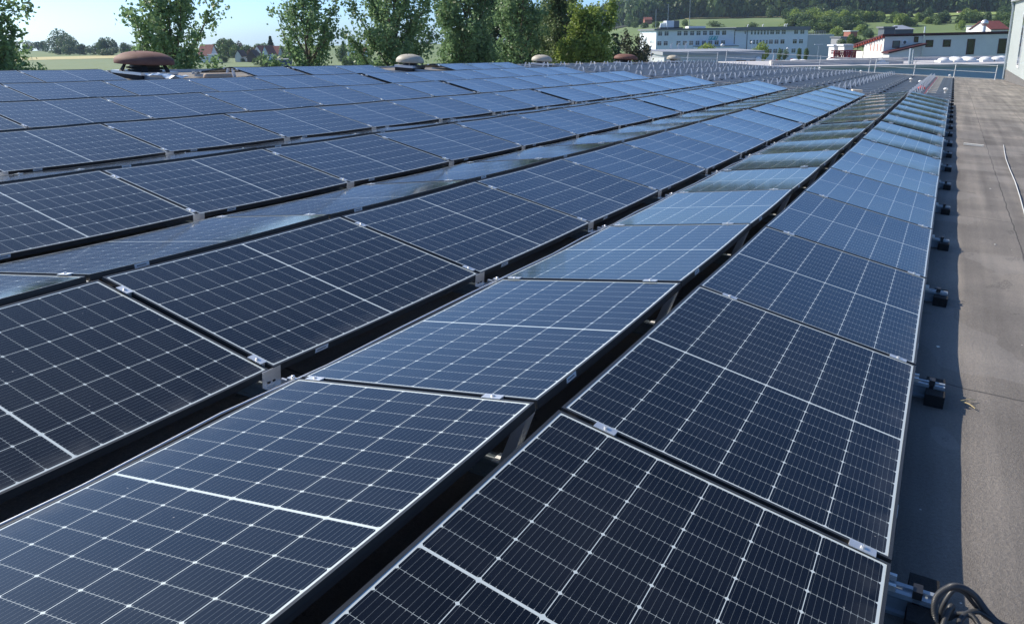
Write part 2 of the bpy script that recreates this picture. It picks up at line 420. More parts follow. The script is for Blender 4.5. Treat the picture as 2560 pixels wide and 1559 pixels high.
# ------------------------------------------------------------------ solar panels
def laminate_mesh():
    b = MB(); ny, nx = 18, 4; g = .0105
    vs_ = []; fs = []
    for j in range(ny+1):
        for i in range(nx+1):
            y = g+(PL-2*g)*j/ny; x = g+(PW-2*g)*i/nx; t = 2*y/PL-1
            vs_.append((x, y, -.0016-.0085*(1-t*t)*(1-.1*t*t)))
    for j in range(ny):
        for i in range(nx): fs.append((j*(nx+1)+i, j*(nx+1)+i+1, (j+1)*(nx+1)+i+1, (j+1)*(nx+1)+i))
    b.add(vs_, fs, 0, True)
    vs2 = [(x, y, z-.008) for x, y, z in vs_]
    b.add(vs2, [fc[::-1] for fc in fs], 1, True)
    return b.mesh('laminate', [M_LAM, M_WHITE])
def sag(y):
    t = 2*y/PL-1; return -.0085*(1-t*t)*(1-.1*t*t)
def frame_mesh():
    b = MB(); h = .035; w_ = .011; n = 14
    def bar(x0, x1, z0, z1):                                        # long side, bending a little with the laminate
        vs_ = []
        for i in range(n+1):
            y = PL*i/n; s0 = sag(y); vs_ += [(x0, y, z0+s0), (x1, y, z0+s0), (x1, y, z1+s0), (x0, y, z1+s0)]
        fs = [(4*i+k, 4*i+4+k, 4*i+4+(k+1) % 4, 4*i+(k+1) % 4) for i in range(n) for k in range(4)]+[(0, 1, 2, 3), (4*n+3, 4*n+2, 4*n+1, 4*n)]
        b.add(vs_, fs)
    for x0, x1 in ((0, w_), (PW-w_, PW)): bar(x0, x1, -h, 0)
    for x0, x1 in ((w_, .03), (PW-.03, PW-w_)): bar(x0, x1, -h, -h+.002)
    for xx in (-.0008, PW-.0004): bar(xx, xx+.0012, -.021, -.0195)   # fine step line along the outer sides
    for y0, y1 in ((0, w_), (PL-w_, PL)): b.box(w_, PW-w_, y0, y1, -h, 0)
    return b.mesh('frame', M_FRAME)
def clamp_mesh():
    b = MB()
    b.box(-.04, .04, -.019, .019, .001, .0045); b.box(-.04, .04, -.0085, .0085, -.03, .001)
    b.lathe([(0, .0045), (.0075, .0045), (.0075, .011), (.003, .011), (.003, .0085), (0, .0085)], 8, 0, None, False)
    return b.mesh('clamp', M_ALU)
def sticker_mesh():
    b = MB(); b.box(-.045, .045, -.0012, 0, -.011, .011, 0)
    b.box(-.032, .028, -.0016, -.0012, -.003, .003, 1)
    return b.mesh('sticker', [M_STICK, M_GREY])
ME_LAM, ME_FRAME, ME_CLAMP, ME_STICK = laminate_mesh(), frame_mesh(), clamp_mesh(), sticker_mesh()
c_, s_ = math.cos(TILT), math.sin(TILT); HW = PW*c_
def base_x(r): return -((r-1)//2)*(2*HW+RG+VG)
def ystart(k): return k*P+(GW if k >= 8 else 0)
def lohi(r):
    bx = base_x(r)
    return ((bx, .15), (bx-HW, .15+PW*s_)) if r % 2 else ((bx-2*HW-RG, .15), (bx-HW-RG, .15+PW*s_))
KMIN = {1: -2, 2: -2, 3: -2, 4: -1, 5: -1, 6: -1, 7: 0, 8: 0, 9: 1, 10: 1, 11: 1, 12: 2, 13: 2, 14: 3}
def row_name(r): return 'row beside the bare walkway' if r == 1 else f'{ordn(r)} row from the walkway'
def make_panel(r, k):
    (xl, zl), (xh, zh) = lohi(r)
    y0 = ystart(k)
    if r % 2: o_, ya, yb = (xl, zl), y0+PL, y0
    else: o_, ya, yb = (xl, zl), y0, y0+PL
    p0 = rp(xl, ya, zl); px_ = rp(xh, ya, zh); py_ = rp(xl, yb, zl)
    X = px_-p0; X /= np.linalg.norm(X); Y = py_-p0; Y -= X*(X@Y); Y /= np.linalg.norm(Y); Z = np.cross(X, Y)
    # mounting tolerance: fractions of a degree
    e1, e2 = random.gauss(0, .0012), random.gauss(0, .0012)
    Z = Z+X*e1+Y*e2; Z /= np.linalg.norm(Z); X = X-Z*(X@Z); X /= np.linalg.norm(X); Y = np.cross(Z, X)
    Mx = RM @ Matrix([[X[i], Y[i], Z[i], p0[i]] for i in range(3)]+[[0, 0, 0, 1]])
    if r <= 13 and (k < 8):
        i = k-KMIN[r]+1
        lab = f'black framed solar panel, {ordn(i)} from the near end of the {row_name(r)}'
    else:
        lab = f'black framed solar panel, {ordn(k-7)} beyond the gap in the {row_name(r)}'
    t = thing('solar_panel', lab, 'solar panel', Mx, 'solar panels mounted in rows on the factory roof')
    ob('laminate', ME_LAM, t); ob('frame', ME_FRAME, t)
    yc = PL+.011 if r % 2 else -.011
    for xc in (.085, .955): ob('clamp', ME_CLAMP, t, Matrix.Translation((xc, yc, 0)))
    if k in (7, 14) or (r >= 13 and k in (4, 9)):
        yc2 = -.011 if r % 2 else PL+.011
        for xc in (.085, .955): ob('clamp', ME_CLAMP, t, Matrix.Translation((xc, yc2, 0)))
    if r <= 7:
        if r % 2: T = Matrix.Translation((-.0005, PL-.32, -.018)) @ Matrix.Rotation(R_(-90), 4, 'Z')
        else: T = Matrix.Translation((PW+.0005, .30, -.018)) @ Matrix.Rotation(R_(90), 4, 'Z')
        ob('sticker', ME_STICK, t, T)
    return t
for r in range(1, 15):
    for k in range(KMIN[r], 15):
        if r >= 13 and (5 <= k <= 6 or k in (10, 11)): continue
        make_panel(r, k)

# ------------------------------------------------------------------ mounting rails
def rail_mesh(x0=-17.4, x1=.142):
    prof = [(-.036, 0), (-.036, .010), (-.024, .014), (-.024, .050), (-.030, .058), (-.030, .074), (-.012, .074), (-.012, .066), (.012, .066), (.012, .074), (.030, .074), (.030, .058), (.024, .050), (.024, .014), (.036, .010), (.036, 0)]
    b = MB(); xs_ = np.linspace(x0, x1, 15)
    vs_ = [tuple(rp(x, 0, z)+np.array([0, y, 0])) for x in xs_ for y, z in prof]; n = len(prof)
    fs = [(i*n+k, (i+1)*n+k, (i+1)*n+(k+1) % n, i*n+(k+1) % n) for i in range(len(xs_)-1) for k in range(n)]
    fs.append(tuple(range(n))); fs.append(tuple(range((len(xs_)-1)*n, len(xs_)*n))[::-1])
    b.add(vs_, fs)
    return b.mesh('rail_profile', M_GALV)
def pad_mesh():
    b = MB(); b.box(-.042, .042, -.125, .125, .001, .036); b.box(-.042, .042, -.125, -.040, .036, .060); b.box(-.042, .042, .040, .125, .036, .060)
    return b.mesh('rubber_pad', M_RUB)
def clip_mesh():
    b = MB(); b.box(-.013, .013, -.034, -.012, .074, .094); b.box(-.013, .013, -.034, .012, .094, .099); b.box(-.010, .010, -.030, -.018, .05, .074)
    return b.mesh('end_clip', M_DARK)
def ridge_mesh(sgn):
    """one leaning post under a ridge, with the little head the panel clips to"""
    b = MB(); zt = .15+PW*s_-.04
    xb, xt = sgn*(RG/2+.10), sgn*(RG/2+.028)
    for (ya, yb) in ((-.034, -.028), (.028, .034)):
        b.add([(xb-.022, ya, .07), (xb+.022, ya, .07), (xt+.018, ya, zt), (xt-.018, ya, zt), (xb-.022, yb, .07), (xb+.022, yb, .07), (xt+.018, yb, zt), (xt-.018, yb, zt)],
              [(0, 3, 2, 1), (4, 5, 6, 7), (0, 1, 5, 4), (1, 2, 6, 5), (2, 3, 7, 6), (3, 0, 4, 7)])
    b.add([(xb+sgn*.020, -.03, .07), (xb+sgn*.020, .03, .07), (xt+sgn*.016, .03, zt), (xt+sgn*.016, -.03, zt)], [(0, 1, 2, 3), (3, 2, 1, 0)])
    b.box(xt-.02, xt+.02, -.04, .04, zt, zt+.004)
    b.box(xb-.05, xb+.05, -.036, .036, .074, .078)
    return b.mesh('ridge_support', mat('bright_zinc', (.86, .88, .90), .5, 0))
def valley_mesh(sgn):
    b = MB(); x = sgn*VG/2
    b.box(x-.0015, x+.0015, -.055, .055, .078, .150); b.box(min(x, x-sgn*.032), max(x, x-sgn*.032), -.055, .055, .075, .078)
    b.box(x+sgn*.012-.012, x+sgn*.012+.012, -.05, .05, .108, .113)
    b.box(x-sgn*.004-.002, x-sgn*.004+.002, -.028, -.012, .088, .096, 1); b.box(x-sgn*.004-.002, x-sgn*.004+.002, .004, .018, .088, .096, 1)
    return b.mesh('valley_bracket', [M_ALU, M_DARK])
def endbr_mesh():
    b = MB()
    for y in (-.034, .022): b.box(-.006, .024, y, y+.014, .075, .094)
    b.box(-.03, .004, -.045, .045, .0745, .079)
    return b.mesh('end_bracket', M_ALU)
ME_RAIL, ME_PAD, ME_CLIP, ME_END = rail_mesh(), pad_mesh(), clip_mesh(), endbr_mesh()
ME_RIDGE, ME_VAL = [ridge_mesh(-1), ridge_mesh(1)], [valley_mesh(-1), valley_mesh(1)]
def make_rail(y, lab, group, full, ndome):
    t = thing('mounting_rail', lab, 'mounting rail', RM @ Matrix.Translation((0, y, H(0, y)*0)), group)
    def zz(x): return H(x, y)-H(x, 0)
    sh = [(H(-17.4, y)-H(-17.4, 0)-H(0, y))/-17.4]
    Mt = Matrix([[1, 0, 0, 0], [0, 1, 0, 0], [sh[0], 0, 1, H(0, y)], [0, 0, 0, 1]])
    pr_ = ob('rail_profile', ME_RAIL, t, Mt)
    def put(name, me, x): ob(name, me, t, Matrix.Translation((x, 0, H(x, y))))
    put('rubber_pad', ME_PAD, .103); put('end_clip', ME_CLIP, .083); put('end_bracket', ME_END, 0)
    for d in range(ndome):
        bx = -d*(2*HW+RG+VG); xr = bx-HW-RG/2; xv = bx-2*HW-RG-VG/2
        for q in (0, 1): put('ridge_support', ME_RIDGE[q], xr); put('valley_bracket', ME_VAL[q], xv)
        if full or d < 2: put('rubber_pad', ME_PAD, xv+.14)
        if full: put('rubber_pad', ME_PAD, xr)
    return t
RAILG = 'galvanised rails under the solar rows'
for k in range(-1, 16):
    y = ystart(k)-.011 if k != 8 else 8*P-.011
    make_rail(y, f'galvanised rail under solar panels, {ordn(k+2)} black pad end beside the walkway', RAILG, False, 7 if k in (7, 8, 15) else 4)
make_rail(ystart(8)-.011, 'galvanised rail at the far side of the gap between the panel blocks', RAILG, False, 7)
yl = ystart(15)-.011; i = 0
while True:
    i += 1; y = yl+i*P
    if y > edge_y(-16)-1.2: break
    make_rail(y, f'bare galvanised mounting rail, {ordn(i)} beyond the last solar panels', 'bare rails awaiting panels', True, 7)
NBARE = i-1

# conductor wire in the first valley, with its holders
xw = (lohi(2)[0][0]) - .045
b = MB(); b.tube([rp(xw+.004*math.sin(j*1.9)+(.012 if j % 2 else 0), -4+j*.6, .125+.004*math.sin(j*2.3)) for j in range(54)], .006, 6)
t = thing('conductor_wire', 'thin aluminium conductor wire running along the first valley between rows', 'wire', RM)
b.build('wire', M_ALU, t)
hb = MB(); hb.box(-.02, .03, -.012, .012, -.004, .012); hb.box(-.06, -.015, -.006, .006, -.03, -.004); hb.lathe([(0, .012), (.008, .012), (.008, .024), (0, .024)], 6, 0, Matrix.Translation((.005, 0, 0)))
mh = hb.mesh('wire_holder', M_ALU)
for k in range(-1, 15): ob('wire_holder', mh, t, Matrix.Translation(Vector(rp(xw, ystart(k)-.011, .125))))

# ------------------------------------------------------------------ roof fans
def roof_fan(x, y, dia, capm, basem, lab, rusty):
    t = thing('roof_fan', lab, 'roof fan', rT(x, y, 0), 'mushroom roof fans in a line on the roof crest')
    R = dia/2; hb_ = .17 if rusty else .21
    k = dia/1.45 if rusty else dia/1.0
    b = MB(); s2 = R*.76
    b.box(-s2*1.0, s2*1.0, -s2, s2, 0, hb_*.62); b.build('upstand', M_UPST, t)
    b = MB(); b.box(-s2*1.03, s2*1.03, -s2*1.03, s2*1.03, hb_*.62, hb_); b.build('flashing', M_ALU if rusty else M_WHITE, t)
    b = MB(); z0, z1 = hb_, hb_+(.19*k if rusty else .10*k)
    b.lathe([(R*.50, z0), (R*.50, z1+.08)], 24); b.build('motor_drum', M_DARK, t)
    nleg = 6 if rusty else 4
    for j in range(nleg):
        a = 2*math.pi*(j+.35)/nleg; ca, sa = math.cos(a), math.sin(a)
        b = MB()
        T = Matrix.Rotation(a, 4, 'Z')
        wl_ = .055*dia if rusty else .022*dia
        b.add([(R*.90, -wl_, z0), (R*.90, wl_, z0), (R*.72, wl_*.5, z1+.02), (R*.72, -wl_*.5, z1+.02), (R*.86, -wl_, z0), (R*.86, wl_, z0), (R*.68, wl_*.5, z1+.02), (R*.68, -wl_*.5, z1+.02)],
              [(0, 1, 2, 3), (7, 6, 5, 4), (0, 4, 5, 1), (1, 5, 6, 2), (2, 6, 7, 3), (3, 7, 4, 0)], 0, False, T)
        b.build('leg', M_UPST if rusty else M_BEIGE, t)
    if rusty:
        b = MB(); b.lathe([(R*.58, z0), (R*.58, z0+.02)], 24); b.lathe([(R*.55, z0+.07), (R*.62, z0+.06), (R*.62, z0+.085), (R*.55, z0+.095)], 24)
        b.build('guard_ring', M_UPST, t)
    hc = .31*k if rusty else .29*k
    prof = [(R*.55, z1+.04), (R*.95, z1), (R*.99, z1-.008), (R, z1+.01), (R*.995, z1+hc*.26), (R*.965, z1+hc*.40), (R*.89, z1+hc*.56), (R*.77, z1+hc*.72), (R*.60, z1+hc*.86), (R*.41, z1+hc*.94), (R*.2, z1+hc*.99), (0.001, z1+hc)]
    b = MB(); b.lathe(prof, 40); b.build('cap', capm, t)
    b = MB()
    for j in range(3):
        a = 2.1*j+.5; b.tube([(R*.35*math.cos(a), R*.35*math.sin(a), z1+hc*.95), (R*.35*math.cos(a), R*.35*math.sin(a), z1+hc*.97+.022)], .012, 6)
    b.build('cap_bolts', M_DARK, t)
    return t
roof_fan(-17.55, 11.3, 1.37, M_RUST, M_UPST, 'large rusty brown mushroom roof fan nearest the camera, before the crop field', True)
roof_fan(-17.3, 22.2, 1.0, M_BEIGE, M_WHITE, 'pale beige mushroom fan on a white box, nearest of the beige ones', False)
roof_fan(-16.9, 32.2, .96, M_BEIGE, M_WHITE, 'pale beige mushroom fan between the poplars, second of the beige ones', False)
roof_fan(-17.0, 43.6, 1.38, M_RUST, M_UPST, 'rusty brown mushroom fan far off before the spruce', True)
roof_fan(-17.0, 53.0, .96, M_BEIGE, M_WHITE, 'smallest beige mushroom fan, farthest, before the low grey warehouse', False)

b = MB()
n_ = 9; r3 = np.random.default_rng(5); g_ = [(i/n_*.9-.45, j/5*.5-.25, .07+.10*r3.random()) for i in range(n_+1) for j in range(6)]
b.add(g_+[(x, y, z-.006) for x, y, z in g_], [(i*6+j, (i+1)*6+j, (i+1)*6+j+1, i*6+j+1) for i in range(n_) for j in range(5)]+[(60+i*6+j, 60+i*6+j+1, 60+(i+1)*6+j+1, 60+(i+1)*6+j) for i in range(n_) for j in range(5)])
tag(b.build('plastic_film', mat('blue_white_film', (.62, .72, .80), .3), None, rT(-16.0, ystart(6)-.25, .06)), 'crumpled pale blue plastic film on the rails right of the rusty fan', 'plastic film')
b = MB(); b.lathe([(.001, -.4), (.05, -.4), (.08, -.38), (.08, .38), (.05, .4), (.001, .4)], 12, 0, Matrix.Rotation(R_(90), 4, 'X'))
tag(b.build('paper_roll', mat('kraft_paper', (.50, .37, .27), .8), None, rT(-15.6, ystart(6)+.9, .17)), 'brown paper roll lying behind the crumpled film near the rusty fan', 'roll')
# ------------------------------------------------------------------ guard railing along the far roof edge
def railing(pts, lab, hgt=.98, mid=.5):
    t = thing('guard_railing', lab, 'railing', RM)
    for p in pts:
        b = MB(); b.tube([rp(p[0], p[1], 0), rp(p[0], p[1], hgt+.06)], .024, 8); b.box(p[0]-.08, p[0]+.08, p[1]-.08, p[1]+.08, H(*p), H(*p)+.02); b.build('post', M_WHITE, t)
    for z in (hgt, mid):
        b = MB(); b.tube([rp(p[0], p[1], z) for p in pts], .018, 8); b.build('rail', M_WHITE, t)
railing([(x, edge_y(x)-.7) for x in (-15.6, -12.2, -8.9, -5.5)], 'white tube guard railing at the far roof edge before the office block')
railing([(x, edge_y(x)-.7) for x in (-5.1, -2.5, .1, 2.7)], 'white tube guard railing at the far roof edge beside the white wall')
railing([(-17.8, 50.5), (-16.6, 55.0), (-15.9, 60.5)], 'short low white guard railing at the left roof corner', .8, .42)

# ------------------------------------------------------------------ small things on the roof
b = MB(); b.box(-.165, .165, -.03, .03, 0, .035)
tag(b.build('foam_strip', M_FOAM, None, rT(.50, 15.0, .001) @ Matrix.Rotation(-.12, 4, 'Z')), 'cream foam strip lying on the bare walkway', 'foam strip')
b = MB(); pts = [(1.02, 15.6), (.985, 14.6), (.945, 13.2), (.93, 11.8), (.925, 10.4), (.90, 9.0), (.87, 7.8), (.86, 6.6), (.90, 5.2), (.98, 4.0)]
b.tube([rp(x, y, .011) for x, y in pts], .0062, 8)
tag(b.build('loose_cable', M_CABLE, None, RM), 'thin pale grey cable lying along the walkway at the right edge', 'cable')
b = MB(); q = [rp(.236, 1.83, .008), rp(.275, 1.805, .012)]
b.tube([rp(.222, 1.835, .006), rp(.262, 1.872, .01), rp(.285, 1.89, .006)], .0022, 5); b.tube([rp(.222, 1.835, .006), rp(.258, 1.80, .012), rp(.283, 1.775, .006)], .0022, 5)
tag(b.build('straw_stalk', mat('dry_straw', (.62, .5, .25), .8), None, RM), 'bent straw stalk lying at the shadow edge by a rubber pad', 'straw')
for j, (x, y, a) in enumerate(((.11, 2.62, .9), (.52, 5.9, 1.2), (.6, 9.5, .8))):
    b = MB(); b.add([(-.012, -.006, 0), (.011, -.008, .003), (.014, .006, .002), (-.008, .008, .006), (0, 0, .009)], [(0, 1, 4), (1, 2, 4), (2, 3, 4), (3, 0, 4), (3, 2, 1, 0)])
    tag(b.build('litter_scrap', M_FOAM, None, rT(x, y, .001) @ Matrix.Rotation(a, 4, 'Z')), 'tiny pale scrap lying on the dark felt walkway', 'litter', 'pale scraps on the walkway')

def hose(name, pts, r, lab, ribbed=False, m=M_HOSE, cat='cable'):
    P_ = [Vector(rp(x, y, z)) for x, y, z in pts]; out = []
    n = len(P_)
    for i in range(n-1):                                            # Catmull-Rom
        a, b_, c, d = P_[max(i-1, 0)], P_[i], P_[i+1], P_[min(i+2, n-1)]
        st = 60 if ribbed else 14
        for k in range(st):
            t = k/st; out.append(.5*((2*b_)+(c-a)*t+(2*a-5*b_+4*c-d)*t*t+(3*b_-a-3*c+d)*t**3))
    out.append(P_[-1])
    rr = [r*(1+(.16 if ribbed and (i//2) % 2 else 0)) for i in range(len(out))]
    bb = MB(); bb.tube(out, rr, 10)
    return tag(bb.build(name, m, None, RM), lab, cat, 'black hoses coiled at the rail end')
hose('cable_hose', [(.205, -.40, .012), (.165, -.22, .012), (.14, -.10, .05), (.128, -.075, .115), (.155, -.062, .158), (.19, -.03, .150), (.232, .02, .105), (.275, .035, .055), (.32, .05, .022), (.42, .07, .012), (.6, .05, .012)], .0088, 'ribbed black hose arching over the near rail end', True)
hose('cable_hose', [(.16, -.05, .02), (.150, -.045, .07), (.170, -.02, .125), (.20, .0, .118), (.235, .035, .07), (.275, .05, .03), (.33, .07, .012), (.45, .11, .012)], .0065, 'thinner smooth black hose behind the ribbed arch')
hose('cable_hose', [(.150, -.30, .012), (.155, -.12, .05), (.168, -.06, .09), (.178, -.02, .07), (.176, .0, .02), (.20, .012, .035), (.235, -.0, .05), (.265, -.04, .03), (.29, -.09, .012)], .0075, 'ribbed black hose hanging down in front of the rubber pad', True)
hose('cable_hose', [(.20, -.12, .012), (.205, -.02, .04), (.245, .025, .055), (.29, .03, .04), (.33, .0, .02), (.36, -.06, .012)], .0085, 'flat smooth black hose looping lowest in the coil')
b = MB(); b.box(-.028, .028, -.009, .009, 0, .018); b.box(-.012, .012, -.0095, .0095, -.0005, .0185, 1)
tag(b.build('plug_connector', [M_CABLE, M_DARK], None, rT(.285, -.035, .03) @ Matrix.Rotation(.15, 4, 'Z')), 'grey plug connector on the coiled black hoses', 'connector')

# stuff lying among the bare rails
for j in range(15):
    y = yl+(3+j)*P*1.0
    if y > edge_y(-1)-2: break
    b = MB(); b.box(-.14, .14, -.03, .03, 0, .04)
    tag(b.build('wooden_batten', M_WOOD, None, rT(-.62, y, .10) @ Matrix.Rotation(random.uniform(-.06, .06), 4, 'Z')), f'raw wooden batten lying across a bare rail, {ordn(j+1)} in the line', 'batten', 'wooden battens on the bare rails')
b = MB(); b.tube([rp(-.86+.01*math.sin(j), yl+4.5+j*1.2, .09) for j in range(24)], .011, 6)
tag(b.build('red_cable', M_BRED, None, RM), 'red cable pulled along the line of wooden battens', 'cable')
b = MB(); b.tube([rp(-.80+.008*math.sin(j*1.7), yl+4.5+j*1.2, .09) for j in range(24)], .008, 6)
tag(b.build('white_cable', M_CABLE, None, RM), 'white cable beside the red one along the wooden battens', 'cable')
b = MB(); b.lathe([(0, 0), (.17, .0), (.19, .06), (.16, .15), (.09, .20), (.07, .24), (.10, .27), (0, .25)], 12, 0, Matrix.Diagonal((.8, .5, .6, 1)))
tag(b.build('red_sack', M_BRED, None, rT(-1.1, yl+9.2, .075)), 'crumpled red sack on the bare rails beside the battens', 'sack')
capm = MB(); capm.lathe([(.035, 0), (.035, .12), (.06, .12), (.085, .14), (.085, .165), (.055, .20), (0, .215)], 14)
capme = capm.mesh('vent_cap', M_WHITE)
for j, (x, y, w_) in enumerate(((-.18, 34.0, 'nearest, close to the black pad line'), (-.16, 60.5, 'farthest, close to the black pad line'), (-1.35, 42.0, 'beside the red sack'), (-1.9, 45.5, 'left of the red sack'), (-8.2, 58.5, 'far left before the railing'), (-5.4, 57.0, 'left of the long railing'))):
    tag(ob('vent_cap', capme, None, rT(x, y, .08)), f'small white vent cap among the bare rails, {w_}', 'vent cap', 'white vent caps on the roof')
b = MB(); b.box(-.16, .16, -.11, .11, 0, .12); b.box(-.17, .17, -.12, .12, .12, .135)
tag(b.build('cardboard_carton', M_WOOD, None, rT(-2.9, yl+1.2, .08) @ Matrix.Rotation(.4, 4, 'Z')), 'brown cardboard carton on the rails just beyond the third row', 'carton')
b = MB(); b.box(-.16, .16, -.11, .11, 0, .10)
tag(b.build('foam_block', M_FOAM, None, rT(-3.3, yl+1.25, .08)), 'white foam block beside the brown carton', 'foam block')

# ------------------------------------------------------------------ tall white building at the right roof edge
def right_building():
    c0 = r2w(rp(3.38, 66.9, 0)); dirw = MR@np.array([.02, -1, 0]); dirw[2] = 0; dirw /= np.linalg.norm(dirw)
    rz = math.atan2(dirw[1], dirw[0])
    t = thing('white_hall', 'tall pale clad hall at the right edge, rising beside the felt walkway', 'building', Matrix.Translation(Vector(c0)) @ Matrix.Rotation(rz, 4, 'Z'))
    # local x runs along the wall towards the camera, local y to the right (away from the rows) is +y
    L, Hh, Dp = 44, 5.45, 12
    b = MB(); b.box(0, L, 0, Dp, -1, Hh); b.build('wall', M_PANW, t)
    b = MB()
    for j in range(1, 74): b.box(j*.6-.012, j*.6+.012, -.012, 0, .75, Hh)
    b.build('cladding_ribs', M_PANW, t)
    b = MB(); b.box(.0, L, -.03, 0, -1.0, .72); b.box(.0, L, -.06, 0, .70, .76); b.build('upstand', M_UPST if False else mat('grey_felt_upstand', (.15, .145, .14), .85, noise=.2, scale=4), t)
    b = MB(); b.box(-.35, L, -.28, .1, Hh-.05, Hh+.20); b.box(-.35, L, -.28, Dp+.2, Hh+.20, Hh+.24); b.build('gutter', M_ALU, t)
    b = MB(); b.tube([(-.02, -.2, Hh-.05), (-.02, -.10, Hh-.45), (-.02, -.10, .1)], .075, 10); b.build('downpipe', M_GALV, t)
    for j in range(2):
        x = 9.0+j*13
        fr = MB(); fr.box(x-.75, x+.75, -.05, .0, 1.25, 4.6); w_ = fr.build('window', M_WHITE, t)
        g = MB(); g.box(x-.62, x+.62, -.058, -.05, 1.4, 4.45); g.build('pane', M_GLASS, w_)
    b = MB()
    for x in (2, 4.2, 6.4, 8.6, 10.8): b.tube([(x, .3, Hh+.2), (x, .3, Hh+1.5)], .03, 6)
    for z in (.9, 1.45): b.tube([(2, .3, Hh+z), (24, .3, Hh+z)], .028, 6)
    b.build('roof_railing', M_GALV, t)
right_building()

# ------------------------------------------------------------------ adjoining hall with skylight domes
def adjoining():
    D = 84
    x0, _, ztop = lat(1900, 172, D); x1, _, _ = lat(2530, 168, D); zt = lat(2300, 168, D)[2]
    Y0 = lat(2300, 168, D)[1]
    t = thing('adjoining_hall', 'lower adjoining hall with pale roof and skylight domes beyond the railing', 'building', wT(x0, Y0, 0))
    W_ = x1-x0+12; dep = 16
    b = MB(); b.box(0, W_, 0, dep, -1, zt); b.build('wall', mat('blue_grey_cladding', (.32, .42, .57), .6, noise=.05, scale=.5), t)
    b = MB(); b.prism([(-.3, -.3), (W_+.3, -.3), (W_+.3, dep+.3), (-.3, dep+.3)], zt, zt+.25); b.build('roof', M_LROOF, t)
    b = MB(); b.box(W_*.05, W_*.42, 2.5, 3.2, zt+.25, zt+.75); b.box(W_*.30, W_*.95, 11.5, 12.1, zt+.25, zt+.6); b.build('parapet', mat('concrete_kerb', (.58, .55, .52), .85, noise=.1, scale=1), t)
    dm = MB()
    T = Matrix.Diagonal((.62, .62, .8, 1))
    dm.box(-.66, .66, -.66, .66, 0, .22)
    dm.lathe([(1.0, .28), (.98, .36), (.85, .50), (.6, .60), (.3, .66), (.001, .68)], 20, 0, T)
    me = dm.mesh('skylight_dome', mat('milky_acrylic', (.80, .80, .78), .35))
    for (u, yy) in ((2205, 3.0), (2362, 4.6), (2388, 7.2), (2396, 4.6), (2418, 7.2), (2428, 4.6), (2466, 5.4), (2494, 5.4), (2505, 7.5), (1990, 6), (2010, 4.2), (2085, 5), (2098, 3.4)):
        X = (u-1280)/FO*(D+yy) - x0
        ob('skylight_dome', me, t, Matrix.Translation((X, yy, zt+.25)))
    xf = lat(2287, 160, D)[0]-x0; zf_ = lat(2290, 122, D)[2]
    b = MB(); b.tube([(xf, 1.2, zt), (xf, 1.2, zf_)], .16, 10); b.tube([(xf+.42, 1.5, zt), (xf+.42, 1.5, zf_-.1)], .09, 8); b.build('flue_pipe', M_GALV, t)
adjoining()

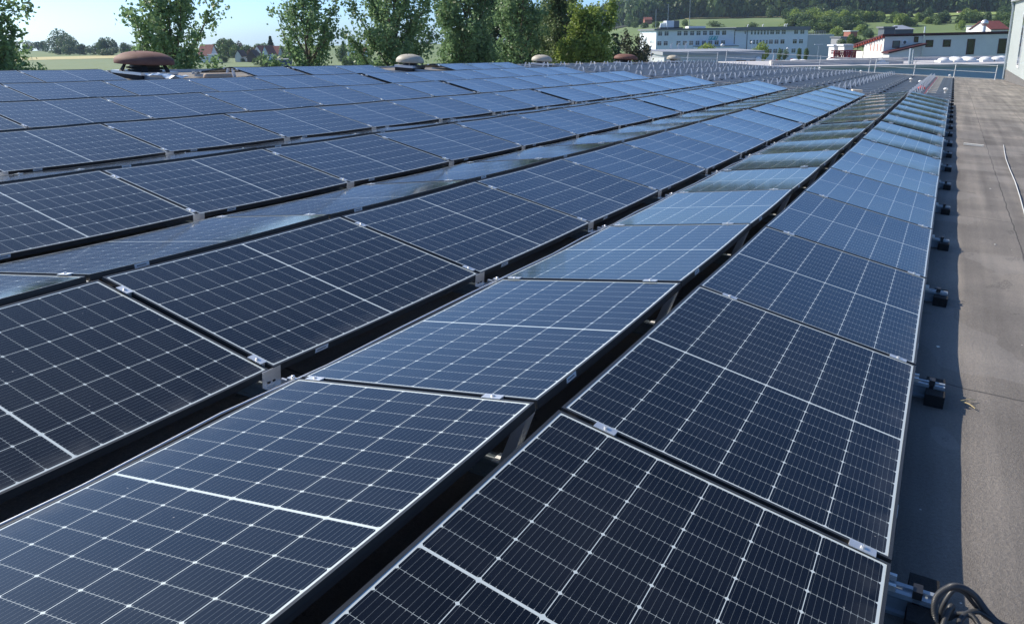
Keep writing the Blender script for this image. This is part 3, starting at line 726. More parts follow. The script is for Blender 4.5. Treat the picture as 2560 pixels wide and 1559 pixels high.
# ------------------------------------------------------------------ white office block
def window_mesh(w_, h, n=2, dark=False):
    b = MB(); b.box(-w_/2, w_/2, -.05, 0, 0, h, 0)
    fw = .07
    for i in range(n):
        xa = -w_/2+fw+(w_-fw)*i/n; xb = -w_/2+(w_-fw)*(i+1)/n
        b.box(xa, xb, -.056, -.05, fw, h*.66-fw/2, 1); b.box(xa, xb, -.056, -.05, h*.66+fw/2, h-fw, 1)
    return b.mesh('window', [M_WHITE, M_GLASSD if dark else M_GLASS])
def office():
    D = 240
    xl_, Y0, zt = lat(1641, 72.5, D); xr_ = lat(2021, 66, D)[0]; zt2 = zt
    t = thing('office_block', 'long white three storey office block with a teal sign', 'building', wT(xl_, Y0, 0))
    W_ = xr_-xl_; dep = 31; z0 = -3
    sc = D/FO
    def lx(u, v=100): return lat(u, v, D)[0]-xl_
    def lz(u, v): return lat(u, v, D)[2]
    xm = lx(1839)
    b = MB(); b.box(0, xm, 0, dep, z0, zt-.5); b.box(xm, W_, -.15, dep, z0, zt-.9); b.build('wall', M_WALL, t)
    b = MB(); b.prism([(-.7, -.7), (xm, -.7), (xm, dep+.4), (-.7, dep+.4)], zt-.5, zt); b.prism([(xm, -.9), (W_+.4, -.9), (W_+.4, dep+.4), (xm, dep+.4)], zt-.9, zt+.15)
    b.build('roof', M_GREY, t)
    wd, wdd, wn_ = window_mesh(1.28, 1.30), window_mesh(1.28, 1.30, dark=True), window_mesh(.62, 1.30, 1)
    def putw(u, v, me, y=-.002): ob('window', me, t, Matrix.Translation((lx(u, v), y, lz(u, v))))
    for i, u in enumerate((1651, 1667, 1699, 1715, 1731, 1747, 1763, 1779, 1795, 1811)):
        putw(u, 90.3-(u-1651)*.0134, wdd if i == 9 else wd); putw(u-1, 114.8-(u-1651)*.0134, wdd if i == 8 else wd)
    for u in (1880, 1888.5, 1896.5, 1904.5, 1912.5, 1920.5): putw(u, 87.3, wn_, -.152); putw(u-1, 111.3, wn_, -.152)
    for i, u in enumerate((1931, 1945, 1960, 1991, 2006.5)):
        putw(u, 86.6-(u-1931)*.0134, wd, -.152); putw(u-1.3, 110.6-(u-1931)*.0134, wdd if i in (2, 3) else wd, -.152); putw(u-2.5, 134-(u-1931)*.0134, wdd if i == 0 else wd, -.152)
    putw(1864, 85.5, window_mesh(.5, .8, 1, True), -.152)
    stair = window_mesh(.62, 3.4, 1); putw(1839, 111, stair); putw(1839, 83, window_mesh(.62, .8, 1))
    # side face windows (narrow slits on the sunlit gable end)
    for row in (6.9, 4.0):
        for y in (4, 6, 8, 10, 18, 20.5):
            ob('window', wn_, t, Matrix.Translation((-.002, y, row)) @ Matrix.Rotation(R_(-90), 4, 'Z'))
    b = MB(); b.box(lx(1869)-.09, lx(1869)+.09, -.32, -.15, z0, zt-.9); b.build('downpipe', M_GREY, t)
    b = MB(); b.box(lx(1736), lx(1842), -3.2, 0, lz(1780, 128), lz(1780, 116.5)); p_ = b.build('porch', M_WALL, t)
    b = MB(); b.box(lx(1735), lx(1843), -3.4, -.0, lz(1780, 116.5), lz(1780, 115)); b.build('porch_roof', M_GREY, p_)
    b = MB(); b.box(lx(1744), lx(1830), -3.25, -3.2, lz(1780, 128)+.1, lz(1780, 122.8)); b.build('glazing', M_GLASSD, p_)
    # sign: three slanted letters on a slanted teal board
    sx0, sx1, sz0, sz1 = lx(1774), lx(1795.5), lz(1785, 100.2), lz(1785, 90.6); sl_ = .34; hgt = sz1-sz0
    def slant(x, z): return x+(z-sz0)*sl_-.18*hgt
    def quad3(b, x0, x1, za, zb, ya, yb, mi=0):
        q = [(slant(x0, za), za), (slant(x1, za), za), (slant(x1, zb), zb), (slant(x0, zb), zb)]
        vs_ = [(x, ya, z) for x, z in q]+[(x, yb, z) for x, z in q]
        b.add(vs_, [(0, 1, 2, 3), (7, 6, 5, 4), (0, 4, 5, 1), (1, 5, 6, 2), (2, 6, 7, 3), (3, 7, 4, 0)], mi)
    b = MB(); quad3(b, sx0, sx1, sz0, sz1, -.09, -.003); sg = b.build('sign', M_TEAL, t)
    lw = (sx1-sx0)/3
    for i, ch in enumerate('FFT'):
        b = MB(); x = sx0+lw*i+lw*.2; w2 = lw*.62; th = hgt*.17; za, zb = sz0+hgt*.14, sz1-hgt*.14
        if ch == 'F':
            quad3(b, x, x+w2*.3, za, zb, -.11, -.091); quad3(b, x+w2*.3, x+w2, zb-th, zb, -.11, -.091); quad3(b, x+w2*.3, x+w2*.8, (za+zb)/2-th*.6, (za+zb)/2+th*.4, -.11, -.091)
        else:
            quad3(b, x+w2*.35, x+w2*.65, za, zb-th, -.11, -.091); quad3(b, x, x+w2, zb-th, zb, -.11, -.091)
        b.build('letter', M_WHITE, sg)
    # plant on the roof
    b = MB(); xa, xb = lx(1671), lx(1690)
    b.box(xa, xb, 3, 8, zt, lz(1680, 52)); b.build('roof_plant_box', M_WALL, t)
    b = MB(); b.box(xb+.05, lx(1704), 3.4, 8, zt, lz(1680, 51.5)); b.build('roof_plant_screen', M_GREY, t)
    b = MB()
    for i in range(4): b.tube([(lx(1657+i*4), 4, zt+.2), (lx(1660+i*4), 4, lz(1680, 58-i))], .28, 8)
    b.build('exhaust_duct', M_ALU, t)
    b = MB(); b.box(lx(1655), lx(1712), 2.6, 8.5, zt, zt+.35); b.build('plant_frame', M_UPST, t)
    b = MB(); b.prism([(lx(1733), 6), (lx(1776), 6), (lx(1776), 11), (lx(1733), 11)], zt, lz(1750, 65.5)); b.build('rooflight', M_WHITE, t)
    for u, h in ((1641.5, 5.6), (1726, 8), (1672, 7)):
        b = MB(); b.tube([(lx(u), 1.5, zt), (lx(u), 1.5, zt+h)], .06, 6); b.build('antenna_mast', M_GALV, t)
    for u in (1874, 1912, 1967, 1972):
        b = MB(); b.tube([(lx(u), 2, zt), (lx(u), 2, zt+.6), (lx(u)+.3, 2, zt+.9)], .14, 8); b.build('roof_vent', M_WHITE, t)
    # ribbed annexe
    ax0, ax1, az = W_+.0, lx(2088), lz(2060, 86.5)
    b = MB(); b.box(ax0, ax1, 0, 26, z0, az)
    for j in range(int((ax1-ax0)/.5)): b.box(ax0+.2+j*.5, ax0+.26+j*.5, -.03, 0, z0, az)
    b.build('annexe', M_GREYW, t)
    b = MB()
    for j in range(14): b.tube([(ax0+.3+j*.55, 6, az), (ax0+.3+j*.55, 6, az+1.0)], .04, 5)
    b.tube([(ax0+.3, 6, az+1), (ax0+7.5, 6, az+1)], .04, 5); b.build('annexe_railing', M_GALV, t)
office()

def simple_lamp(u, vt, D, lab, arm=True):
    X, Y, zt = lat(u, vt, D)
    t = thing('street_lamp', lab, 'street lamp', wT(X, Y, 0), 'slim grey street lamps before the office block')
    b = MB(); b.tube([(0, 0, -1), (0, 0, zt)], [.09, .06], 8); b.build('post', M_GALV, t)
    b = MB(); b.box(-.9, .9, -.12, .12, zt, zt+.12) if arm else b.lathe([(.001, zt), (.3, zt+.1), (.3, zt+.35), (.001, zt+.5)], 10); b.build('lamp_head', M_WHITE, t)
simple_lamp(2047, 112, 180, 'slim T shaped street lamp before the ribbed annexe wall')
simple_lamp(1880, 109, 190, 'slim street lamp with a round head left of the round tree', False)
simple_lamp(1969, 124, 190, 'short street lamp with a round head between the clipped trees', False)
simple_lamp(1806, 117, 130, 'street lamp with a pale head behind the low grey warehouse', False)
for i, (u, lab) in enumerate(((1679, 'leftmost of three white feather flags before the office'), (1697, 'middle of three white feather flags before the office'), (1715, 'rightmost of three white feather flags before the office'))):
    D = 150; X, Y, zt = lat(u, 107, D); zb = lat(u, 132, D)[2]
    t = thing('feather_flag', lab, 'flag', wT(X, Y, 0), 'white feather flags before the office')
    b = MB(); b.tube([(-.25, 0, -1), (-.25, 0, zt-1), (-.1, 0, zt-.2), (.28, 0, zt)], .025, 6); b.build('pole', M_GALV, t)
    b = MB(); z = zt-zb
    pl = [(-.24, 0, zb), (.28, .05, zb+.1), (.02, -.04, zb+z*.35), (.18, .08, zb+z*.6), (.10, .0, zb+z*.8), (.34, .02, zt), (-.12, 0, zt-.25), (-.24, 0, zt-1)]
    vs_ = pl+[(x, y+.015, z_) for x, y, z_ in pl]; n = len(pl)
    b.add(vs_, [tuple(range(n)), tuple(range(n, 2*n))[::-1]]+[(i, (i+1) % n, n+(i+1) % n, n+i) for i in range(n)]); b.build('sail', M_FLAG, t)
for u, vt, vb, m, lab in ((1611, 118, 156, M_PINK, 'pinkish beach banner leaning before the white gable end'), (1622, 117, 150, M_FLAG, 'white banner right of the pinkish one at the gable end')):
    D = 118; X, Y, zt = lat(u, vt, D); zb = lat(u, vb, D)[2]
    t = thing('feather_flag', lab, 'banner', wT(X, Y, 0))
    b = MB(); b.tube([(-.42, 0, -1), (-.42, 0, zb), (-.1, 0, zt-.3), (.35, 0, zt)], .03, 6); b.build('pole', M_GALV, t)
    b = MB(); pl = [(-.42, 0, zb), (.32, .06, zb), (.45, -.04, zb+.8), (.38, .05, zt-.4), (.36, 0, zt), (-.08, 0, zt-.3)]; n = len(pl)
    b.add(pl+[(x, y+.02, z_) for x, y, z_ in pl], [tuple(range(n)), tuple(range(n, 2*n))[::-1]]+[(i, (i+1) % n, n+(i+1) % n, n+i) for i in range(n)]); sa = b.build('sail', m, t)
    if m is M_PINK:
        b = MB()
        for k in range(4): b.box(-.1, .18, -.05, -.046, zb+.7+k*.28, zb+.88+k*.28)
        b.build('print', M_BRED, sa)

# ------------------------------------------------------------------ low grey warehouse before the office
def warehouse():
    D = 105; x0, Y0, zt = lat(1661, 130, D); x1 = lat(1906, 131, D)[0]
    t = thing('grey_warehouse', 'low flat grey warehouse before the office block', 'building', wT(x0, Y0, 0))
    W_ = x1-x0
    b = MB(); b.box(0, W_, 0, 15, -2, zt-.45); 
    for j in range(int(W_/.8)): b.box(.3+j*.8, .36+j*.8, -.02, 0, -2, zt-.45)
    b.build('wall', M_GREYW, t)
    b = MB(); b.prism([(-.25, -.25), (W_+.25, -.25), (W_+.25, 15.2), (-.25, 15.2)], zt-.45, zt); b.build('roof', mat('warehouse_fascia', (.33, .34, .36), .6), t)
    for u in (1855, 1889):
        x = lat(u, 160, D)[0]-x0; b = MB(); b.box(x-.65, x+.65, -.03, 0, 0, lat(u, 151, D)[2]); b.build('door', M_DARK, t)
    x = lat(1896, 148, D)[0]-x0; z = lat(1896, 149, D)[2]
    b = MB(); b.lathe([(.001, 0), (.33, .02), (.36, .06), (.36, .12), (.001, .14)], 18, 0, Matrix.Translation((x, -.12, z)) @ Matrix.Rotation(R_(90), 4, 'X')); b.build('wall_disc', M_WHITE, t)
warehouse()

# ------------------------------------------------------------------ white and red house on the right
def red_house():
    D = 130; x0, Y0, zf = lat(2212, 87.5, D)
    t = thing('white_house', 'white and cream building with dark red trim right of the annexe', 'building', wT(x0, Y0, 0))
    def lx(u, v=100): return lat(u, v, D)[0]-x0
    def lz(u, v): return lat(u, v, D)[2]
    W_ = lx(2540); dep = 7.4; zb = -2; zr = zf-1.15
    b = MB()
    b.add([(0, 0, zb), (W_, 0, zb), (W_, dep, zb), (0, dep, zb), (0, 0, zf-.3), (W_, 0, zf-.1), (W_, dep, zr-.2), (0, dep, zr-.3)],
          [(0, 1, 5, 4), (1, 2, 6, 5), (2, 3, 7, 6), (3, 0, 4, 7), (4, 5, 6, 7)])
    b.build('wall', M_WALLW, t)
    b = MB()
    b.add([(-.5, -.45, zf-.12), (W_+.5, -.45, zf+.1), (W_+.5, dep+3.2, zr-.55), (-.5, dep+3.2, zr-.65), (-.5, -.45, zf+.12), (W_+.5, -.45, zf+.34), (W_+.5, dep+3.2, zr-.31), (-.5, dep+3.2, zr-.41)],
          [(0, 3, 2, 1), (4, 5, 6, 7), (0, 1, 5, 4), (1, 2, 6, 5), (2, 3, 7, 6), (3, 0, 4, 7)])
    b.build('roof', M_DRED, t)
    b = MB()
    for j in range(12):
        y = -.2+j*.95; z = zf-.2-(1.15+.55)*(y/(dep+3.2)); b.box(-.5, -.02, y, y+.22, z-.32, z-.02)
    b.build('rafter_ends', M_RED, t)
    b = MB(); b.box(-.12, 1.5, dep, dep+2.6, zb, zr-1.6); b.build('side_wing', M_WALLW, t)
    def win(u0, u1, v0, v1, dark=True, name='window'):
        xa, xb, za, zb_ = lx(u0, v1), lx(u1, v1), lz(u0, v1), lz(u0, v0)
        b = MB(); b.box(xa, xb, -.06, -.002, za, zb_); w_ = b.build(name, M_DRED, t)
        b = MB(); b.box(xa+.09, xb-.09, -.068, -.06, za+.12, zb_-.09); b.build('pane', M_GLASSD if dark else M_GLASS, w_); return w_
    win(2234, 2252.5, 102.5, 120.5, False); win(2286.5, 2297.5, 92, 106.5); win(2317, 2336, 100.5, 118.5); win(2360.5, 2380, 99.5, 118)
    win(2421.5, 2441, 98, 137); win(2500, 2520, 97, 135)
    b = MB(); b.box(lx(2308), lx(2382), -.05, -.002, lz(2340, 151), lz(2340, 140.5)); o = b.build('loading_door', M_GREYW, t)
    b = MB(); b.box(lx(2312), lx(2375), -.06, -.05, lz(2340, 150.5), lz(2340, 145)); b.build('door_opening', M_GLASSD, o)
    # slit windows on the cream side
    b0 = MB(); b0.box(-.03, -.002, -.16, -.05, 0, 1.15, 0); b0.box(-.03, -.002, .05, .16, 0, 1.15, 0); b0.box(-.02, -.002, -.05, .05, 0, 1.15, 1)
    me = b0.mesh('slit_window', [M_RED, M_WALLW])
    for row in (zf-2.6, zf-5.0):
        for y in (.9, 2.2, 3.5, 4.8): ob('slit_window', me, t, Matrix.Translation((0, y, row)))
    # lean-to
    xa, xb = lx(2208, 135), lx(2262, 135); zl_, zh_ = lz(2210, 134), lz(2300, 112)
    b = MB(); xe = lx(2301, 112)
    b.add([(xa, -2.6, zl_), (xe, -2.6, zh_), (xe, -.08, zh_), (xa, -.08, zl_), (xa, -2.6, zl_+.25), (xe, -2.6, zh_+.25), (xe, -.08, zh_+.25), (xa, -.08, zl_+.25)],
          [(0, 3, 2, 1), (4, 5, 6, 7), (0, 1, 5, 4), (1, 2, 6, 5), (2, 3, 7, 6), (3, 0, 4, 7)])
    lr = b.build('lean_to_roof', M_DRED, t)
    b = MB(); zz = zl_+(zh_-zl_)*(xb-xa)/(xe-xa)
    b.add([(xa+.3, -2.3, -2), (xb, -2.3, -2), (xb, -2.3, zz), (xa+.3, -2.3, zl_+.05), (xa+.3, -.1, -2), (xb, -.1, -2), (xb, -.1, zz), (xa+.3, -.1, zl_+.05)],
          [(0, 1, 2, 3), (1, 5, 6, 2), (4, 0, 3, 7), (3, 2, 6, 7)])
    lt = b.build('lean_to', M_WALLW, t)
    b = MB(); b.box(lx(2237), lx(2249), -2.34, -2.3, lz(2240, 154), lz(2240, 143)); b.build('lean_to_window', M_GLASSD, lt)
    b = MB(); b.tube([(lx(2310), -.14, zf+1.2), (lx(2310), -.14, zf-.6), (lx(2308.5), -.14, zf-.9), (lx(2308.5), -.14, 0)], [.13, .13, .06, .06], 8); b.build('flue_pipe', M_ALU, t)
    b = MB(); x = lx(2263); z = lz(2263, 106); b.box(x-.38, x+.38, -.34, -.002, z-.28, z+.28, 0); b.lathe([(.24, 0), (.24, .02), (.05, .02)], 16, 1, Matrix.Translation((x-.08, -.342, z)) @ Matrix.Rotation(R_(90), 4, 'X')); b.build('aircon_unit', [M_WHITE, M_DARK], t)
    b = MB(); b.tube([(lx(2440)+2.6, 2.5, zf-.3), (lx(2440)+2.6, 2.5, zf+1.2)], .28, 12); b.lathe([(.28, zf+1.2), (.55, zf+1.5), (.55, zf+1.8), (.3, zf+2.1), (.001, zf+2.2)], 14, 0, Matrix.Translation((lx(2440)+2.6, 2.5, 0))); b.build('exhaust_hood', M_ALU, t)
    # dark penthouse and pyramid roof behind
red_house()
def block(name, lab, cat, u0, u1, vt, vb, D, wallm, roofm, gable=None, dep=8, roofh=.0, wins=0, group=None, over=.3, axis='x'):
    """small far building: walls, a flat, hipped or gabled roof, and windows"""
    x0, Y0, zt = lat(u0, vt, D); x1 = lat(u1, vt, D)[0]; zb = min(lat(u0, vb, D)[2], ground_z(x0, Y0))-1
    t = thing(name, lab, cat, wT(x0, Y0, 0), group); W_ = x1-x0
    b = MB(); b.box(0, W_, 0, dep, zb, zt)
    if gable == 'x':   # gable faces the camera
        b.add([(0, 0, zt), (W_, 0, zt), (W_/2, 0, zt+roofh), (0, dep, zt), (W_, dep, zt), (W_/2, dep, zt+roofh)], [(0, 1, 2), (5, 4, 3)])
    elif gable == 'y':
        b.add([(0, 0, zt), (0, dep, zt), (0, dep/2, zt+roofh), (W_, 0, zt), (W_, dep, zt), (W_, dep/2, zt+roofh)], [(2, 1, 0), (3, 4, 5)])
    b.build('wall', wallm, t)
    b = MB(); o = over; th = .18
    if gable == 'x':
        k = o*roofh/(W_/2)
        for sx in (0, 1):
            xa = -o if sx == 0 else W_+o
            pts = [(xa, -o, zt-k), (W_/2, -o, zt+roofh), (W_/2, dep+o, zt+roofh), (xa, dep+o, zt-k)]
            b.add(pts+[(x, y, z+th) for x, y, z in pts], [(0, 1, 2, 3), (4, 5, 6, 7), (0, 1, 5, 4), (1, 2, 6, 5), (2, 3, 7, 6), (3, 0, 4, 7)])
    elif gable == 'y':
        k = o*roofh/(dep/2)
        for sy in (0, 1):
            ya = -o if sy == 0 else dep+o
            pts = [(-o, ya, zt-k), (W_+o, ya, zt-k), (W_+o, dep/2, zt+roofh), (-o, dep/2, zt+roofh)]
            b.add(pts+[(x, y, z+th) for x, y, z in pts], [(0, 1, 2, 3), (4, 5, 6, 7), (0, 1, 5, 4), (1, 2, 6, 5), (2, 3, 7, 6), (3, 0, 4, 7)])
    elif gable == 'hip':
        b.add([(-o, -o, zt), (W_+o, -o, zt), (W_+o, dep+o, zt), (-o, dep+o, zt), (W_*.3, dep/2, zt+roofh), (W_*.7, dep/2, zt+roofh)], [(0, 1, 5, 4), (1, 2, 5), (2, 3, 4, 5), (3, 0, 4), (3, 2, 1, 0)])
    else:
        b.prism([(-o, -o), (W_+o, -o), (W_+o, dep+o), (-o, dep+o)], zt, zt+.3)
    b.build('roof', roofm, t)
    me = window_mesh(min(1.2, W_*.2), 1.2, 2)
    for i in range(wins): ob('window', me, t, Matrix.Translation((W_*(i+.5)/wins, -.002, zt-1.9)))
    if gable == 'x' and W_ > 4: ob('window', me, t, Matrix.Translation((W_/2, -.002, zt+.5)))
    return t
block('roof_pavilion', 'dark grey flat roofed pavilion rising behind the white and red building', 'building', 2211, 2238, 71, 86, 150, mat('slate_cladding', (.10, .12, .14), .6), M_GREY, dep=2.5)
block('pyramid_house', 'grey house with a pale hipped metal roof behind the white and red building', 'house', 2238, 2284, 74, 88, 160, mat('slate_cladding', (.1, .12, .14)), mat('pale_metal_roof', (.45, .47, .50), .4, .3), 'hip', 5, .8, 0)
block('hut', 'small cream hut with a brown roof high on the green meadow', 'hut', 2398, 2413, 35, 43, 540, M_WALLW, mat('brown_roof', (.16, .09, .07), .8), 'y', 5, 1.6, 0)
block('red_roof_house', 'house with a steep dark red roof behind the white wall corner', 'house', 2478, 2520, 74, 84, 190, M_WALLW, mat('dark_red_tiles', (.17, .045, .04), .8, noise=.2, scale=2), 'y', 9, 1.8, 0)
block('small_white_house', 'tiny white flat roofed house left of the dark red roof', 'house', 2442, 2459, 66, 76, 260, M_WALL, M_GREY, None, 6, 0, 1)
block('brick_house', 'small red brick house half hidden on the wooded slope', 'house', 2127, 2144, 79, 86, 330, mat('red_brick', (.30, .11, .08), .85), M_WHITE, None, 7)
block('slope_house', 'flat roofed pale house with a dark side left of the cream building', 'house', 2104, 2132, 95, 112, 210, mat('grey_slate_wall', (.28, .29, .31), .8), M_GREY, None, 7)  # walls in one even dark grey
block('trailer', 'pale truck trailer box parked behind the red steelwork', 'trailer', 2086, 2110, 116, 127, 170, M_WHITE, M_WHITE, None, 3)
block('trailer', 'cream truck trailer box right behind the red steelwork', 'trailer', 2111, 2134, 115, 130, 165, M_WALLW, M_WHITE, None, 3)
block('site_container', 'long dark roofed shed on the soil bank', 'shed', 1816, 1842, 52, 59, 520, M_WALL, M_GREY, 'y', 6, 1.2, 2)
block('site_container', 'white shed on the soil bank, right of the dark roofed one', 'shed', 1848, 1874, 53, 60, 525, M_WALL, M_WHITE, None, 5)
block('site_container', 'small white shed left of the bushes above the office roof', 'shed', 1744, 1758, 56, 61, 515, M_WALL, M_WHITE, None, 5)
block('brick_barn', 'small red brick barn on the slope left above the office', 'barn', 1612, 1630, 50, 57, 520, mat('red_brick', (.30, .11, .08), .85), M_TILE, 'y', 6, 1.5)
# left village
block('red_roof_house', 'pinkish red roofed house half behind the second poplar', 'house', 495, 526, 139, 153, 340, M_WALL, mat('faded_red_tiles', (.36, .15, .11), .85, noise=.2, scale=1.5), 'y', 9, 4.2, 2)
block('white_trailer', 'bluish white trailer box by the hedge at the field edge', 'trailer', 520, 538, 138, 150, 335, mat('bluish_white_sheet', (.62, .66, .72), .5), M_WHITE, None, 3.5)
block('brick_cottage', 'small dark cottage with a white end wall in the village', 'cottage', 587, 603, 140, 151, 345, M_WALLW, mat('dark_tiles', (.09, .06, .055), .85), 'x', 8, 2.2)
block('dark_barn', 'dark brown barn with two gables at the field edge', 'barn', 617, 640, 143, 153, 340, mat('dark_boards', (.10, .07, .06), .85), mat('dark_tiles', (.09, .06, .055), .85), 'x', 8, 2.6)
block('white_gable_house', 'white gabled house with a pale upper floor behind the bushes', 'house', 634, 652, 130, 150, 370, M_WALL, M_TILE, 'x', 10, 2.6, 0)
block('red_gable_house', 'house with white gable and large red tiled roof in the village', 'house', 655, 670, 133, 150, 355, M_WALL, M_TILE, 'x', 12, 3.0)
block('long_red_roof_house', 'long house with a dark red roof right of the white gable', 'house', 668, 694, 137, 152, 372, M_WALLW, mat('dark_red_tiles', (.17, .045, .04)), 'y', 10, 3.6, 2)
block('blue_shed', 'low dark blue shed with a pale roof beside the third poplar', 'shed', 688, 716, 151, 160, 260, mat('blue_boards', (.04, .065, .12), .8), mat('pale_sheet_roof', (.35, .36, .38), .6), None, 7)
block('white_gable_house', 'white gabled house with red roof between the third and fourth poplar', 'house', 868, 888, 126, 142, 300, M_WALL, M_TILE, 'x', 10, 3.0, 1)
block('white_annexe', 'low white annexe right of the gabled house by the fourth poplar', 'house', 898, 910, 136, 150, 300, M_WALL, M_TILE, 'y', 8, 2.0)

# red steelwork behind the annexe
def steel():
    D = 150; x0, Y0, z0 = lat(2085, 150, D); x1 = lat(2150, 150, D)[0]; zt = lat(2100, 128, D)[2]; W_ = x1-x0
    t = thing('red_steel_rack', 'red steel lattice rack right of the ribbed annexe', 'rack', wT(x0, Y0, 0))
    for (z, nm) in ((zt, 'top_beam'), ((zt+z0)/2+.4, 'lattice_beam'), (z0+.3, 'bottom_beam')):
        b = MB(); b.box(0, W_, 0, .25, z-.12, z+.12); b.box(0, W_, 1.6, 1.85, z-.12, z+.12)
        n = 14
        for i in range(n): b.tube([(W_*i/n, .1, z), (W_*(i+.5)/n, .1, z-1.1)], .05, 5); b.tube([(W_*(i+.5)/n, .1, z-1.1), (W_*(i+1)/n, .1, z)], .05, 5)
        b.build(nm, M_CRANE, t)
    for i in range(6):
        b = MB(); x = W_*i/5; b.box(x-.12, x+.12, 0, .25, -2, zt); b.build('post', M_CRANE, t)
steel()
def excav(u, vt, vb, D, lab):
    X, Y, zt = lat(u, vt, D); zb = lat(u, vb, D)[2]
    t = thing('barrier_post', lab, 'barrier', wT(X, Y, 0), 'orange red barriers in the yard')
    b = MB(); b.box(-.7, .7, -.15, .15, zb, zb+(zt-zb)*.45); b.box(-.55, .55, -.12, .12, zb+(zt-zb)*.45, zb+(zt-zb)*.55); b.build('foot', M_BRED, t)
    b = MB(); b.box(-.45, -.1, -.1, .1, zb+(zt-zb)*.55, zt); b.box(.1, .45, -.1, .1, zb+(zt-zb)*.55, zt-.2); b.build('panel', mat('orange_plastic', (.62, .12, .05), .6), t)
excav(1936, 150, 160, 125, 'orange red barrier left of the railing post'); excav(1947, 149, 160, 125, 'orange red barrier right of the railing post'); excav(1985, 147, 160, 125, 'orange red barrier before the clipped trees')

# ------------------------------------------------------------------ trees
def leaf_quads(cent, size, name, m, aspect=.6, parent=None, droop=0):
    n = len(cent); s = size if hasattr(size, '__len__') else np.full(n, size)
    a = rng.normal(size=(n, 3)); a[:, 2] -= droop; a /= np.linalg.norm(a, axis=1, keepdims=True)
    b_ = rng.normal(size=(n, 3)); b_ -= a*(a*b_).sum(1, keepdims=True); b_ /= np.linalg.norm(b_, axis=1, keepdims=True)
    a = a*s[:, None]*.5; b_ = b_*s[:, None]*.5*aspect
    V = np.empty((n, 4, 3)); V[:, 0] = cent-a; V[:, 1] = cent+b_; V[:, 2] = cent+a; V[:, 3] = cent-b_
    me = bpy.data.meshes.new(name); me.vertices.add(4*n); me.vertices.foreach_set('co', V.reshape(-1))
    me.loops.add(4*n); me.loops.foreach_set('vertex_index', np.arange(4*n, dtype=np.int32))
    me.polygons.add(n); me.polygons.foreach_set('loop_start', np.arange(0, 4*n, 4, dtype=np.int32))
    me.update(); me.materials.append(m)
    return ob(name, me, parent)

def poplar(lab, u, D, width, height, bot=1.0, dens=1.0, lm=L_POP, lean=0, open_=.0, spread=38, top=.25, shape=.62, name='poplar_tree', leaf=.24):
    """tall tree: tapered trunk, rising limbs, sprays of leaves on each limb with gaps between them"""
    X, Y, _ = lat(u, 150, D)
    t = thing(name, lab, 'tree', wT(X, Y, 0, random.uniform(0, 6)))
    tb = MB(); tr = .012*height+.1
    pts = [(lean*h*h/height+.12*math.sin(h*.7), .12*math.cos(h*.55), h) for h in np.linspace(-.5, height*.97, 12)]
    tb.tube(pts, [tr*(1-.93*i/11) for i in range(12)], 8)
    tb2 = MB(); cents = []; sizes = []
    nb = int(46*dens*height/18)
    ga = 2.399963
    for i in range(nb):
        f_ = (i+.5)/nb; h = bot+(height-bot)*f_**.95
        env = width/2*(math.sin(math.pi*min(1, .12+.88*(1-f_)**shape))*.25+(1-f_)**shape*.85+top*(1-f_)*f_)
        Lb = env*random.uniform(.62, 1.18)*(1.0 if random.random() > .12 else 1.3)
        if Lb < .35: Lb = .35
        az = i*ga+random.uniform(-.5, .5); el = R_(random.gauss(spread, 10)+22*f_)
        d = Vector((math.cos(az)*math.cos(el), math.sin(az)*math.cos(el), math.sin(el)))
        Lr = Lb/max(.35, math.cos(el))
        p0 = Vector((lean*h*h/height, 0, h-Lr*math.sin(el)*.55))
        if p0.z < .4: p0.z = .4
        mid = p0+d*Lr*.5+Vector((0, 0, -.03*Lr)); tip = p0+d*Lr+Vector((random.uniform(-.3, .3), random.uniform(-.3, .3), random.uniform(-.25, .35)))
        tb2.tube([p0, mid, tip], [.035*Lr**.7+.012, .02*Lr**.7+.008, .006], 5)
        ns = int((6+Lr*4.7)*dens)
        for k in range(ns):
            tt = random.uniform(.22, 1.06)**.8
            c = p0.lerp(mid, tt*2) if tt < .5 else mid.lerp(tip, tt*2-1)
            rad = (.24+.2*random.random())*(1-.2*tt)
            c = c+Vector((random.gauss(0, .28), random.gauss(0, .28), random.gauss(0, .30)))*(.75+.15*width/6)
            if random.random() < open_: continue
            m_ = int(random.uniform(12, 26))
            q = rng.normal(size=(m_, 3))*np.array([rad*.62, rad*.62, rad*.85])+np.array(c)
            cents.append(q); sizes.append(rng.uniform(leaf*.6, leaf*1.25, m_))
    tb.build('trunk', M_BARK, t); tb2.build('limbs', M_BARK, t)
    leaf_quads(np.concatenate(cents), np.concatenate(sizes), 'crown', lm, .7, t, .3)
    return t
poplar('dense poplar at the left picture edge beside the crop field', -8, 44, 5.2, 13.0, 1, 1.35, lean=.01, spread=24, shape=.55)
poplar('tall open poplar behind the rusty fan, left of the village', 432, 47, 5.6, 13.6, .5, 1.2, spread=34, open_=.06, shape=.34)
poplar('slender open poplar beside the blue shed', 770, 54, 4.9, 13.9, .5, 1.15, spread=36, open_=.08, shape=.34)
poplar('broad poplar behind the nearest beige fan', 992, 56, 6.6, 14.2, .5, 1.35, spread=36, shape=.30)
poplar('bright dense poplar right of the broad one', 1168, 62, 5.4, 14.4, .5, 1.5, spread=40, shape=.30)
poplar('tall open poplar behind the second beige fan', 1300, 66, 5.0, 14.6, .5, 1.2, spread=44, open_=.1, shape=.30)
poplar('narrow brownish poplar spire left of the pyramid shaped tree', 1395, 70, 4.8, 14.4, .5, 1.3, lm=leaf_material('brownish_leaves', (.085, .125, .05), (.24, .31, .14), .38), spread=50, shape=.34)
